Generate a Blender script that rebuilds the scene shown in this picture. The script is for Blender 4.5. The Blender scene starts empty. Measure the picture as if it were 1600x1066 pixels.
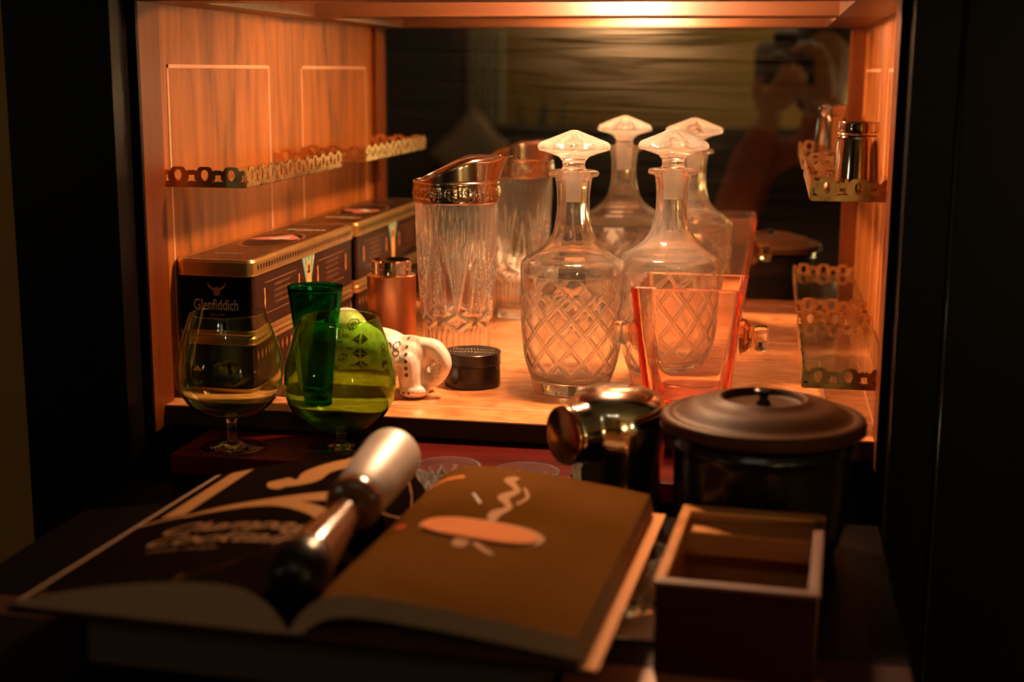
import bpy, bmesh, math, random
from mathutils import Vector, Matrix, noise
from mathutils.bvhtree import BVHTree
PI = math.pi
random.seed(7)
S = bpy.context.scene
C = S.collection

# ------------------------------------------------------------------ camera, world, exposure
F_PX = 2170.0
cam_d = bpy.data.cameras.new('camera')
cam = bpy.data.objects.new('camera', cam_d); C.objects.link(cam)
yaw, pit, rol = -0.1841, -0.1925, 0.0056
CAM = Vector((0, -1.65, 0.3279))
fw = Vector((math.sin(yaw)*math.cos(pit), math.cos(yaw)*math.cos(pit), math.sin(pit)))
rt = fw.cross(Vector((0, 0, 1))).normalized(); up = rt.cross(fw)
r2 = rt*math.cos(rol)+up*math.sin(rol); u2 = -rt*math.sin(rol)+up*math.cos(rol)
M = Matrix((r2, u2, -fw)).transposed().to_4x4(); M.translation = CAM
cam.matrix_world = M
cam_d.sensor_width = 36; cam_d.lens = F_PX*36/1600
cam_d.clip_start = 0.02; cam_d.clip_end = 30
cam_d.dof.use_dof = True; cam_d.dof.focus_distance = 1.40; cam_d.dof.aperture_fstop = 3.6
cam_d.dof.aperture_blades = 7
S.camera = cam
S.view_settings.view_transform = 'Standard'; S.view_settings.look = 'None'
S.view_settings.gamma = 1; S.view_settings.exposure = 1.2
S.view_settings.use_curve_mapping = False
w = bpy.data.worlds.new('world'); S.world = w; w.use_nodes = True
w.node_tree.nodes['Background'].inputs[0].default_value = (0.5, 0.5, 0.35, 1)
w.node_tree.nodes['Background'].inputs[1].default_value = 0.0
cy = S.cycles
cy.max_bounces = 22; cy.transmission_bounces = 20; cy.glossy_bounces = 12; cy.diffuse_bounces = 4
cy.transparent_max_bounces = 16; cy.caustics_reflective = True; cy.caustics_refractive = True
cy.blur_glossy = 0.6; cy.sample_clamp_indirect = 4.0; cy.use_denoising = True
cy.denoiser = 'OPENIMAGEDENOISE'; cy.use_adaptive_sampling = False

LAMP_L = 490.0          # radiance of the cabinet's tubular bulb
ROOM_L = 2.3           # radiance of the room's lamp shades
WARM = (1.0, 0.55, 0.28)

# ------------------------------------------------------------------ materials
def mat(name, col=(.5, .5, .5), rough=.5, metal=0., **k):
    m = bpy.data.materials.new(name); m.use_nodes = True
    b = m.node_tree.nodes['Principled BSDF']
    b.inputs['Base Color'].default_value = (*col, 1); b.inputs['Roughness'].default_value = rough
    b.inputs['Metallic'].default_value = metal
    for n, v in k.items():
        b.inputs[n.replace('_', ' ')].default_value = v
    return m
def nd(m, t, **k):
    n = m.node_tree.nodes.new(t)
    for a, v in k.items(): setattr(n, a, v)
    return n
def lk(m, a, b): m.node_tree.links.new(a, b)
def varied(name, c1, c2, rough=.4, scale=(20, 20, 20), ns=1., detail=6, metal=0., bump=0., distort=0., c3=None, coat=0., rr=None, **k):
    """two or three colours mixed by stretched object-space noise"""
    m = mat(name, c1, rough, metal, **k)
    b = m.node_tree.nodes['Principled BSDF']
    tc = nd(m, 'ShaderNodeTexCoord'); mp = nd(m, 'ShaderNodeMapping'); mp.inputs['Scale'].default_value = scale
    nz = nd(m, 'ShaderNodeTexNoise'); nz.inputs['Scale'].default_value = ns; nz.inputs['Detail'].default_value = detail
    nz.inputs['Distortion'].default_value = distort
    cr = nd(m, 'ShaderNodeValToRGB'); cr.color_ramp.elements[0].position = .32; cr.color_ramp.elements[1].position = .68
    cr.color_ramp.elements[0].color = (*c1, 1); cr.color_ramp.elements[1].color = (*c2, 1)
    if c3:
        e = cr.color_ramp.elements.new(.5); e.color = (*c3, 1)
    lk(m, tc.outputs['Object'], mp.inputs[0]); lk(m, mp.outputs[0], nz.inputs['Vector'])
    lk(m, nz.outputs['Fac'], cr.inputs[0]); lk(m, cr.outputs[0], b.inputs['Base Color'])
    if rr:
        mr = nd(m, 'ShaderNodeMapRange'); mr.inputs['To Min'].default_value = rr[0]; mr.inputs['To Max'].default_value = rr[1]
        lk(m, nz.outputs['Fac'], mr.inputs[0]); lk(m, mr.outputs[0], b.inputs['Roughness'])
    if bump:
        bp = nd(m, 'ShaderNodeBump'); bp.inputs['Strength'].default_value = bump; bp.inputs['Distance'].default_value = .001
        lk(m, nz.outputs['Fac'], bp.inputs['Height']); lk(m, bp.outputs[0], b.inputs['Normal'])
    if coat: b.inputs['Coat Weight'].default_value = coat; b.inputs['Coat Roughness'].default_value = .12
    return m
def glass(name, col=(1, 1, 1), rough=0.0, ior=1.5, clear=0.0, bump=None, cloud=0.0, absorb=None):
    """solid glass; `clear` mixes in an uncoloured straight-through share (thin walls)"""
    m = bpy.data.materials.new(name); m.use_nodes = True; nt = m.node_tree
    nt.nodes.remove(nt.nodes['Principled BSDF']); out = nt.nodes['Material Output']
    g = nd(m, 'ShaderNodeBsdfGlass'); g.inputs['Color'].default_value = (*col, 1); g.inputs['Roughness'].default_value = rough; g.inputs['IOR'].default_value = ior
    if bump:
        tc = nd(m, 'ShaderNodeTexCoord'); nz = nd(m, 'ShaderNodeTexNoise'); nz.inputs['Scale'].default_value = bump[0]; nz.inputs['Detail'].default_value = 2
        bp = nd(m, 'ShaderNodeBump'); bp.inputs['Strength'].default_value = bump[1]; bp.inputs['Distance'].default_value = .001
        lk(m, tc.outputs['Object'], nz.inputs['Vector']); lk(m, nz.outputs['Fac'], bp.inputs['Height']); lk(m, bp.outputs[0], g.inputs['Normal'])
    sh = g.outputs[0]
    if clear:
        t = nd(m, 'ShaderNodeBsdfTransparent'); t.inputs[0].default_value = (*[c**.5 for c in col], 1)
        mx = nd(m, 'ShaderNodeMixShader'); mx.inputs[0].default_value = clear
        lk(m, sh, mx.inputs[1]); lk(m, t.outputs[0], mx.inputs[2]); sh = mx.outputs[0]
    if cloud:      # faint film of dust and age; its pale colour also stands in for glow
        df = nd(m, 'ShaderNodeBsdfDiffuse'); df.inputs[0].default_value = (.9, .88, .84, 1)
        tl = nd(m, 'ShaderNodeBsdfTranslucent'); tl.inputs[0].default_value = (.9, .88, .84, 1)
        m1 = nd(m, 'ShaderNodeMixShader'); m1.inputs[0].default_value = .5; lk(m, df.outputs[0], m1.inputs[1]); lk(m, tl.outputs[0], m1.inputs[2])
        m2 = nd(m, 'ShaderNodeMixShader'); m2.inputs[0].default_value = cloud; lk(m, sh, m2.inputs[1]); lk(m, m1.outputs[0], m2.inputs[2]); sh = m2.outputs[0]
    if absorb:
        va = nd(m, 'ShaderNodeVolumeAbsorption'); va.inputs[0].default_value = (*absorb[:3], 1); va.inputs[1].default_value = absorb[3]
        lk(m, va.outputs[0], out.inputs[1])
    lk(m, sh, out.inputs[0]); return m
def emit(name, col, s):
    m = bpy.data.materials.new(name); m.use_nodes = True; nt = m.node_tree
    nt.nodes.remove(nt.nodes['Principled BSDF'])
    e = nd(m, 'ShaderNodeEmission'); e.inputs[0].default_value = (*col, 1); e.inputs[1].default_value = s
    lk(m, e.outputs[0], nt.nodes['Material Output'].inputs[0]); return m

M_panel = varied('side_veneer', (.15, .044, .006), (.42, .125, .016), .45, (60, 22, 3.2), 1.8, 8, c3=(.31, .093, .011), coat=.0, distort=.6, Specular_IOR_Level=.25)
M_post = varied('post_wood', (.10, .020, .0025), (.15, .032, .0045), .42, (50, 50, 2.5), 1.4, 5, Specular_IOR_Level=.2)
M_inlay = mat('pale_inlay', (.72, .36, .20), .4)
M_shelf = varied('shelf_burl', (.52, .19, .06), (.82, .38, .15), .23, (9, 14, 9), 2.2, 8, c3=(.70, .28, .10), distort=1.8, coat=.45, rr=(.18, .30))
M_shelf_inlay = mat('shelf_inlay', (.85, .42, .26), .3)
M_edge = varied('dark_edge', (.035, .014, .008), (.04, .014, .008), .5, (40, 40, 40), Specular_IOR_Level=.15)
M_red = varied('red_mahogany', (.035, .002, .0012), (.09, .005, .003), .5, (4, 40, 40), 1.3, 7, c3=(.06, .003, .002), Specular_IOR_Level=.06, distort=.8)
M_flap = varied('flap_wood', (.44, .15, .06), (.56, .22, .09), .35, (5, 30, 30), 1.3, 6)
M_black = varied('black_lacquer', (.003, .0022, .002), (.005, .0035, .003), .4, (20, 20, 4), Specular_IOR_Level=.06)
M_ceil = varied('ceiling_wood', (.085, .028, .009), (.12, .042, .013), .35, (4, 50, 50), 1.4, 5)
M_brass = varied('brass', (.72, .42, .18), (.82, .52, .25), .28, (90, 90, 90), 1., 3, metal=1., rr=(.2, .38))
M_steel = mat('polished_steel', (.78, .70, .58), .12, 1.)
M_chrome = mat('chrome', (.82, .8, .76), .05, 1.)
M_silver = mat('silver', (.56, .44, .36), .15, 1.)
M_glass = glass('clear_crystal', (.995, .995, .99), ior=1.50, cloud=.065)
M_pitch = glass('pitcher_crystal', (.995, .995, .99), cloud=.03)
M_cut = glass('cut_crystal', (1, 1, 1), .25, cloud=.42)
M_ground = glass('ground_glass', (1, 1, 1), .32, cloud=.65)
M_stop = glass('stopper_crystal', (.99, .99, .985), .0, cloud=.09)
M_sheet = glass('shelf_glass', (.95, .98, .96))
M_green = glass('green_tinted_glass', (.93, .985, .86), ior=1.42)
M_green2 = glass('olive_green_glass', (.66, .86, .42), ior=1.42)
M_footg = glass('clear_stem_glass', (.97, .98, .95))
M_emer = glass('emerald_glass', (.08, .62, .43), ior=1.45)
M_amber = glass('amber_glass', (1, 1, 1), cloud=.025, absorb=(1, .60, .24, 58))
M_cera = varied('glazed_ceramic', (.52, .36, .26), (.84, .76, .68), .3, (30, 30, 30), 2.2, 7, coat=.35, bump=1., c3=(.80, .70, .60))
M_ink = mat('brown_stamp', (.13, .05, .03), .5)
M_goldtin = varied('gold_tin', (.50, .30, .10), (.62, .40, .15), .3, (60, 60, 60), 1, 3, metal=.85)
M_tin = varied('dark_tin', (.002, .001, .001), (.003, .002, .002), .4, (20, 20, 20), Specular_IOR_Level=.05)
M_tinlid = varied('brown_tin_lid', (.045, .018, .004), (.085, .034, .008), .25, (30, 30, 30), metal=.4)
M_tinside = varied('maroon_tin', (.016, .0045, .003), (.028, .008, .005), .4, (20, 20, 20), Specular_IOR_Level=.2)
M_letter = mat('cream_print', (.42, .36, .28), .45)
M_letterdim = mat('gold_print', (.26, .12, .045), .45)
M_pink = mat('pink_print', (.62, .20, .14), .4)
M_cream = mat('cream_paint', (.85, .72, .55), .4)
M_teal = mat('teal_print', (.10, .34, .30), .35)
M_yel = mat('yellow_print', (.75, .55, .16), .35)
M_org = mat('orange_print', (.85, .33, .09), .35)
M_copper = mat('brushed_copper', (.50, .21, .10), .34, 1., Anisotropic=.6)
M_copring = mat('copper_ring', (.95, .62, .42), .22, 1.)
M_blk = mat('black_enamel', (.006, .005, .005), .22)
M_blktop = mat('black_enamel_lid', (.022, .018, .014), .3, .3)
M_pot = varied('dark_glaze', (.003, .0025, .002), (.005, .004, .003), .22, (10, 10, 10))
M_potlid = varied('bronze_lid', (.045, .015, .003), (.075, .026, .006), .5, (12, 12, 12), Specular_IOR_Level=.07)
M_paper = mat('page_paper', (.34, .22, .14), .7)
M_pageL = varied('printed_page_black', (.006, .003, .002), (.009, .005, .003), .8, (5, 5, 5), Specular_IOR_Level=.0)
M_pageR = varied('printed_page_brown', (.080, .033, .005), (.135, .058, .014), .8, (6, 6, 6), 1.2, 3, Specular_IOR_Level=.0)
M_board = mat('book_board', (.72, .32, .12), .6)
M_endp = mat('dark_endpaper', (.10, .045, .022), .5)
M_tan = mat('tan_print', (.36, .18, .065), .6)
M_script = mat('script_print', (.28, .15, .075), .6)
M_pgorange = mat('orange_picture', (.60, .19, .045), .7)
M_pgpale = mat('pale_picture', (.38, .20, .10), .7)
M_pgred = mat('red_print', (.55, .07, .03), .5)
M_mudhead = varied('pale_brushed_metal', (.58, .52, .48), (.70, .64, .60), .48, (30, 30, 30), metal=.35)
M_mudwood = varied('dark_varnished_wood', (.10, .035, .012), (.17, .06, .02), .22, (60, 60, 12), 1, 4, coat=.6)
M_mudblk = mat('black_wood', (.004, .002, .0015), .3)
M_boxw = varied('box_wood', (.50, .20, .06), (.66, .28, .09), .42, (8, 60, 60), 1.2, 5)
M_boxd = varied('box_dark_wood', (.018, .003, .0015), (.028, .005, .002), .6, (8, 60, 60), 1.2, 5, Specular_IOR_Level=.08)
M_white = mat('white_napkin', (.78, .68, .58), .8)
M_roomwall = varied('olive_wall', (.36, .21, .05), (.42, .25, .065), .8, (1.5, 1.5, 1.5), 1, 2)
M_ceilroom = mat('room_ceiling', (.42, .38, .28), .9)
M_floor = varied('room_floor', (.10, .05, .025), (.15, .08, .04), .5, (2, 14, 1))
M_dark = mat('dark_furniture', (.02, .015, .012), .5)
M_sofa = mat('dark_sofa', (.03, .025, .02), .9)
M_cush = mat('beige_cushion', (.30, .20, .12), .9)
M_leaf = mat('plant_leaf', (.03, .05, .015), .5)
M_skin = mat('skin', (.62, .33, .20), .5)
M_sweat = varied('rust_sweater', (.36, .07, .022), (.44, .10, .03), .85, (40, 40, 40))
M_vest = mat('dark_vest', (.02, .015, .012), .8)
M_hair = mat('dark_hair', (.03, .018, .01), .6)
M_jean = mat('dark_trousers', (.02, .022, .03), .8)
M_camb = mat('camera_black', (.012, .012, .012), .4)
M_lens = mat('lens_glass', (.02, .02, .03), .05)
M_eye = mat('eye_white', (.7, .68, .64), .3)

for _m in (M_tan, M_script, M_pgorange, M_pgpale, M_pgred, M_board, M_paper, M_endp, M_boxw, M_boxd):
    _m.node_tree.nodes['Principled BSDF'].inputs['Specular IOR Level'].default_value = .04
def mirror_mat():
    m = bpy.data.materials.new('old_mirror'); m.use_nodes = True; nt = m.node_tree
    nt.nodes.remove(nt.nodes['Principled BSDF']); out = nt.nodes['Material Output']
    g = nd(m, 'ShaderNodeBsdfGlossy'); g.inputs['Color'].default_value = (.86, .84, .78, 1); g.inputs['Roughness'].default_value = .004
    s = nd(m, 'ShaderNodeBsdfAnisotropic') if hasattr(bpy.types, 'ShaderNodeBsdfAnisotropicX') else nd(m, 'ShaderNodeBsdfGlossy')
    s.inputs['Color'].default_value = (.9, .8, .6, 1); s.inputs['Roughness'].default_value = .30
    tc = nd(m, 'ShaderNodeTexCoord'); mp = nd(m, 'ShaderNodeMapping'); mp.inputs['Scale'].default_value = (5, 5, 90)
    nz = nd(m, 'ShaderNodeTexNoise'); nz.inputs['Scale'].default_value = 1.; nz.inputs['Detail'].default_value = 6; nz.inputs['Distortion'].default_value = .8
    mr = nd(m, 'ShaderNodeMapRange'); mr.inputs['From Min'].default_value = .35; mr.inputs['From Max'].default_value = .75
    mr.inputs['To Min'].default_value = .002; mr.inputs['To Max'].default_value = .03
    mx = nd(m, 'ShaderNodeMixShader')
    lk(m, tc.outputs['Object'], mp.inputs[0]); lk(m, mp.outputs[0], nz.inputs['Vector']); lk(m, nz.outputs['Fac'], mr.inputs[0])
    lk(m, mr.outputs[0], mx.inputs[0]); lk(m, g.outputs[0], mx.inputs[1]); lk(m, s.outputs[0], mx.inputs[2]); lk(m, mx.outputs[0], out.inputs[0])
    return m
M_mirror = mirror_mat()

# ------------------------------------------------------------------ builders
def link(name, me, m=None, parent=None, smooth=False, **props):
    o = bpy.data.objects.new(name, me); C.objects.link(o)
    for x in (m if isinstance(m, (list, tuple)) else [m] if m else []): me.materials.append(x)
    if parent is not None: o.parent = parent
    for k, v in props.items(): o[k] = v
    return o
def build(name, bm, m, parent=None, smooth=False, **props):
    bmesh.ops.recalc_face_normals(bm, faces=bm.faces)
    me = bpy.data.meshes.new(name); bm.to_mesh(me); bm.free()
    if smooth:
        for p in me.polygons: p.use_smooth = True
    return link(name, me, m, parent, **props)
def thing(name, label, cat, loc=(0, 0, 0), rz=0, group=None):
    o = bpy.data.objects.new(name, None); C.objects.link(o); o.empty_display_size = .02
    o.location = loc; o.rotation_euler = (0, 0, rz); o['label'] = label; o['category'] = cat
    if group: o['group'] = group
    return o
def box(bm, x0, x1, y0, y1, z0, z1, mi=0, bev=0):
    r = bmesh.ops.create_cube(bm, size=1)
    for v in r['verts']:
        v.co = Vector(((x0+x1)/2+v.co.x*(x1-x0), (y0+y1)/2+v.co.y*(y1-y0), (z0+z1)/2+v.co.z*(z1-z0)))
    fs = {f for v in r['verts'] for f in v.link_faces}
    for f in fs: f.material_index = mi
    if bev:
        es = {e for v in r['verts'] for e in v.link_edges}
        rr = bmesh.ops.bevel(bm, geom=list(es), offset=bev, segments=2, affect='EDGES', profile=.5)
        for f in rr['faces']: f.material_index = mi
    return r['verts']
def catmull(pts, n):
    out = []
    P = [pts[0]]+list(pts)+[pts[-1]]
    for i in range(1, len(P)-2):
        for k in range(n):
            t = k/n
            a, b, c, d = P[i-1], P[i], P[i+1], P[i+2]
            out.append(tuple(.5*((2*b[j])+(-a[j]+c[j])*t+(2*a[j]-5*b[j]+4*c[j]-d[j])*t*t+(-a[j]+3*b[j]-3*c[j]+d[j])*t**3) for j in range(len(b))))
    out.append(tuple(pts[-1])); return out
def resample(pts, step):
    out = [pts[0]]
    for a, b in zip(pts, pts[1:]):
        L = math.dist(a, b); n = max(1, int(L/step))
        for k in range(1, n+1): out.append(tuple(a[j]+(b[j]-a[j])*k/n for j in range(len(a))))
    return out
def lathe(bm, prof, seg=64, disp=None, mi=0, mtx=None):
    rings = []
    for (r, z) in prof:
        if r < 1e-6:
            v = bm.verts.new((0, 0, z)); rings.append([v]); continue
        ring = []
        for i in range(seg):
            t = 2*PI*i/seg
            rr = r+(disp(t, z, r) if disp else 0)
            ring.append(bm.verts.new((rr*math.cos(t), rr*math.sin(t), z)))
        rings.append(ring)
    for a, b in zip(rings, rings[1:]):
        for i in range(seg):
            j = (i+1) % seg
            if len(a) == 1 and len(b) == 1: continue
            if len(a) == 1: f = bm.faces.new((a[0], b[j], b[i]))
            elif len(b) == 1: f = bm.faces.new((a[i], a[j], b[0]))
            else: f = bm.faces.new((a[i], a[j], b[j], b[i]))
            f.material_index = mi
    if mtx is not None:
        for ring in rings:
            for v in ring: v.co = mtx @ v.co
def shell_lathe(outer, inner, seg, disp, n=4, cut=None):
    """closed glass shell: displaced outer wall, plain inner wall"""
    bm = bmesh.new()
    po = catmull(outer, n); pi_ = catmull(inner, 5)
    if cut: po = resample(po, .0009)
    rings = []
    no = len(po)
    def D(t, z, r): return 0
    prof = po+pi_
    # build with displacement only on the outer part
    allr = []
    for k, (r, z) in enumerate(prof):
        if r < 1e-5: allr.append([bm.verts.new((0, 0, z))]); continue
        ring = []
        for i in range(seg):
            t = 2*PI*i/seg; rr = r+(disp(t, z) if (disp and k < no) else 0)
            ring.append(bm.verts.new((rr*math.cos(t), rr*math.sin(t), z)))
        allr.append(ring)
    for q, (a, b) in enumerate(zip(allr, allr[1:])):
        for i in range(seg):
            j = (i+1) % seg
            if len(a) == 1 and len(b) == 1: continue
            if len(a) == 1: bm.faces.new((a[0], b[j], b[i]))
            elif len(b) == 1: bm.faces.new((a[i], a[j], b[0]))
            else:
                f = bm.faces.new((a[i], a[j], b[j], b[i]))
                if cut and q < no-1:
                    f.material_index = 1 if a[0].co.z < .108+.06*(cut > .0005) and disp(2*PI*(i+.5)/seg, (a[0].co.z+b[0].co.z)/2) < -cut else 0
    return bm
def text_mesh(s, size, ext=0., shear=0., bold=0., align='CENTER', sx=1.):
    c = bpy.data.curves.new('t', 'FONT'); c.body = s; c.size = size; c.extrude = ext; c.shear = shear; c.offset = bold; c.align_x = align
    c.resolution_u = 4
    o = bpy.data.objects.new('t', c); C.objects.link(o)
    dg = bpy.context.evaluated_depsgraph_get(); me = bpy.data.meshes.new_from_object(o.evaluated_get(dg))
    bpy.data.objects.remove(o); bpy.data.curves.remove(c)
    for v in me.vertices: v.co.x *= sx
    return me
def add_mesh(bm, me, mtx, mi=0):
    n0 = len(bm.faces)
    nv = len(bm.verts)
    bm.from_mesh(me); bm.verts.ensure_lookup_table(); bm.faces.ensure_lookup_table()
    for v in bm.verts[nv:]: v.co = mtx @ v.co
    for f in bm.faces[n0:]: f.material_index = mi
def flat(bm, pts, mi=0, th=0., fn=None):
    """polygon from 3-D points"""
    vs = [bm.verts.new(fn(*p) if fn else p) for p in pts]
    f = bm.faces.new(vs); f.material_index = mi; return f
def tube(bm, pts, r, seg=10, mi=0, closed=False):
    pts = [Vector(p) for p in pts]; n = len(pts)
    rr = r if isinstance(r, (list, tuple)) else [r]*n
    rings = []; prev = None
    for i, p in enumerate(pts):
        d = (pts[min(i+1, n-1)]-pts[max(i-1, 0)]).normalized()
        if prev is None:
            a = Vector((0, 0, 1)) if abs(d.z) < .9 else Vector((1, 0, 0)); u = d.cross(a).normalized()
        else: u = (prev-d*prev.dot(d)).normalized()
        prev = u; v = d.cross(u)
        rings.append([bm.verts.new(p+(u*math.cos(2*PI*k/seg)+v*math.sin(2*PI*k/seg))*rr[i]) for k in range(seg)])
    for a, b in zip(rings, rings[1:]):
        for k in range(seg):
            f = bm.faces.new((a[k], a[(k+1) % seg], b[(k+1) % seg], b[k])); f.material_index = mi
    for ring in (rings[0], rings[-1]):
        f = bm.faces.new(ring); f.material_index = mi
def ball(bm, c, r, seg=20, rings=14, scale=(1, 1, 1), rot=None):
    m = Matrix.Translation(Vector(c)) @ (rot or Matrix()) @ Matrix.Diagonal((*[r*s for s in scale], 1))
    bmesh.ops.create_uvsphere(bm, u_segments=seg, v_segments=rings, radius=1, matrix=m)
def capsule(bm, a, b, ra, rb):
    a = Vector(a); b = Vector(b); L = (b-a).length
    pr = [(0, -ra)]+[(ra*math.cos(t), ra*math.sin(t)) for t in (-1.2, -.8, -.4, 0)]+[(rb*math.cos(t), L+rb*math.sin(t)) for t in (0, .4, .8, 1.2)]+[(0, L+rb)]
    lathe(bm, pr, 16, mtx=Matrix.Translation(a) @ (b-a).to_track_quat('Z', 'Y').to_matrix().to_4x4())
def torso(bm, c, prof, seg=36):
    """closed loft of elliptical rings (z, half-width, half-depth)"""
    prof = catmull(prof, 5); rings = []
    for z, a, b in prof: rings.append([bm.verts.new((c[0]+a*math.cos(2*PI*k/seg), c[1]+b*math.sin(2*PI*k/seg), c[2]+z)) for k in range(seg)])
    for p, q in zip(rings, rings[1:]):
        for k in range(seg): bm.faces.new((p[k], p[(k+1) % seg], q[(k+1) % seg], q[k]))
    bm.faces.new(rings[0]); bm.faces.new(rings[-1][::-1])
def remesh(bm, vox, smooth=6):
    """one continuous surface out of overlapping volumes"""
    me = bpy.data.meshes.new('tmp'); bm.to_mesh(me); bm.free()
    o = bpy.data.objects.new('tmp', me); C.objects.link(o)
    md = o.modifiers.new('r', 'REMESH'); md.mode = 'VOXEL'; md.voxel_size = vox
    if smooth:
        sm = o.modifiers.new('s', 'SMOOTH'); sm.iterations = smooth; sm.factor = .5
    dg = bpy.context.evaluated_depsgraph_get(); out = bpy.data.meshes.new_from_object(o.evaluated_get(dg))
    bpy.data.objects.remove(o); bpy.data.meshes.remove(me)
    for p in out.polygons: p.use_smooth = True
    return out

XL, XR, ZT, YF = -0.591, 0.120, 0.389, -0.397
LEDGE, FLAP = -0.022, -0.048

# ------------------------------------------------------------------ the room behind the photographer
def struct(name, x0, x1, y0, y1, z0, z1, m):
    bm = bmesh.new(); box(bm, x0, x1, y0, y1, z0, z1); return build(name, bm, m, kind='structure')
struct('floor', -3.2, 2.4, -4.6, .9, -1.30, -1.25, M_floor)
struct('ceiling', -3.2, 2.4, -4.6, .9, 1.35, 1.4, M_ceilroom)
struct('wall_back', -3.2, 2.4, -4.6, -4.5, -1.25, 1.35, M_roomwall)
struct('wall_left', -3.3, -3.2, -4.6, .9, -1.25, 1.35, M_roomwall)
struct('wall_right', 2.4, 2.5, -4.6, .9, -1.25, 1.35, M_roomwall)
struct('wall_front', -3.2, 2.4, .35, .45, -1.25, 1.35, M_roomwall)

# ------------------------------------------------------------------ the drinks cabinet
cab = thing('drinks_cabinet', 'wooden drinks cabinet with mirrored back, lit inside, holding all the glassware', 'cabinet', (0, 0, -1.25))
def cpart(name, bm, m, smooth=False, parent=cab, **k):
    o = build(name, bm, m, parent, smooth, **k)
    if parent is cab: o.location = (0, 0, 1.25)
    return o
for side, x in (('l', XL), ('r', XR)):
    s = -1 if side == 'l' else 1
    bm = bmesh.new()
    box(bm, min(x, x+s*.018), max(x, x+s*.018), -.419, 0, -.022, .47)
    # thin inlaid stringing: a rectangle let into the veneer
    def strip(y0, y1, z0, z1, wd=.0036):
        e = -s*.0003
        for (a, b, c, d) in ((y0, y1, z1-wd, z1), (y0, y1, z0, z0+wd), (y0, y0+wd, z0, z1), (y1-wd, y1, z0, z1)):
            box(bm, min(x, x+e), max(x, x+e), a, b, c, d, 1)
    strip(-.343, -.057, .03, .332)
    cpart('side_panel', bm, [M_panel, M_inlay])
for s, x in ((-1, -.583), (1, .100)):
    bm = bmesh.new()
    a, b = (XL-.03, x) if s < 0 else (x, XR+.03)
    box(bm, a, b, -.419, -.3735, -.022, .47, 0, .0008)
    box(bm, a, b, -.424, -.4195, -.022, .47, 1, .0008)
    cpart('front_post', bm, [M_post, M_black])
# mirror
bm = bmesh.new(); box(bm, XL, XR, 0, .004, 0, ZT+.01); cpart('back_mirror', bm, M_mirror, label='slightly smeared mirror covering the back')
bm = bmesh.new(); box(bm, XL-.02, XR+.02, .0045, .02, -.3, .5); cpart('back_board', bm, M_edge)
# top with a recess that hides the lamp
bm = bmesh.new()
box(bm, XL, XR, -.419, -.365, ZT, ZT+.022, 0, .001)
box(bm, XL, XR, -.035, 0, ZT, ZT+.02, 0, .001)
box(bm, XL, -.54, -.365, -.035, ZT, ZT+.02); box(bm, .065, XR, -.365, -.035, ZT, ZT+.02)
box(bm, XL, XR, -.419, 0, ZT+.062, ZT+.07)
box(bm, XL, XR, -.419, -.372, ZT+.022, ZT+.062); box(bm, XL, XR, -.028, 0, ZT+.02, ZT+.062)
box(bm, XL, -.547, -.372, -.028, ZT+.02, ZT+.062); box(bm, .072, XR, -.372, -.028, ZT+.02, ZT+.062)
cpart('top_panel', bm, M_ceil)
# black outer carcass: fascia, side cheeks, base
bm = bmesh.new(); box(bm, XL-.105, XR+.125, -.50, -.461, ZT+.004, ZT+.22); cpart('fascia', bm, M_black)
bm = bmesh.new(); box(bm, XL-.105, XR+.125, -.46, .03, .475, .61); cpart('cabinet_top', bm, M_black)
for a, b in ((XL-.105, XL+.0), (XR-.012, XR+.125)):
    bm = bmesh.new(); box(bm, a, b, -.46, -.4245, -1.22, .47); box(bm, a if a < -.3 else XR+.031, XL-.031 if a < -.3 else b, -.4245, .03, -1.22, .47); cpart('outer_side', bm, M_black)
bm = bmesh.new(); box(bm, XL-.03, XR+.03, -.40, .0, -.95, -.05); cpart('lower_body', bm, M_black)
bm = bmesh.new(); box(bm, XL-.08, XR+.08, -.40, .0, -1.24, -.951); cpart('plinth', bm, M_black)
# shelf with stringing, dark front edge
bm = bmesh.new()
box(bm, XL, XR, YF+.003, 0, -.018, 0, 0)
box(bm, XL+.009, XR-.021, YF, YF+.003, -.018, -.0005, 1)
e = .0003; x0, x1, y0, y1, wd = -.53, .062, -.345, -.058, .0022
for (a, b, c, d) in ((x0, x1, y0, y0+wd), (x0, x1, y1-wd, y1), (x0, x0+wd, y0, y1), (x1-wd, x1, y0, y1)):
    box(bm, a, b, c, d, 0, e, 2)
for (a, b, c, d) in ((.1025, .1045, -.372, -.058),):
    box(bm, a, b, c, d, 0, e, 2)
cpart('inner_shelf', bm, [M_shelf, M_edge, M_shelf_inlay])
bm = bmesh.new(); box(bm, -.537, .062, -.49, -.30, LEDGE-.018, LEDGE, 0, .001); cpart('lower_ledge', bm, M_red)
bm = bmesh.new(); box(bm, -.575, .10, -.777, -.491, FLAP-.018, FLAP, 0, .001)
box(bm, -.575, .10, -.812, -.7775, FLAP-.018, FLAP-.0005, 1, .001)  # dark strip across the flap: a band of shade put into the colour
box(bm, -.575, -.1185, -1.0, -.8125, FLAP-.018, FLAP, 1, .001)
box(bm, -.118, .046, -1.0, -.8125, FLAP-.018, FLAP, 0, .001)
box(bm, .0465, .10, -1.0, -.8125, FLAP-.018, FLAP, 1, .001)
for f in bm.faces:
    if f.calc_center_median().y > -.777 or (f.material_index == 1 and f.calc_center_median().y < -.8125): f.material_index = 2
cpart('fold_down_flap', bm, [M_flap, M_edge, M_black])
bm = bmesh.new(); tube(bm, [(.147, -.4625, -.6), (.147, -.4625, .46)], .0022, 8); cpart('edge_bead', bm, mat('black_gloss', (.01, .008, .006), .15), True)

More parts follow.
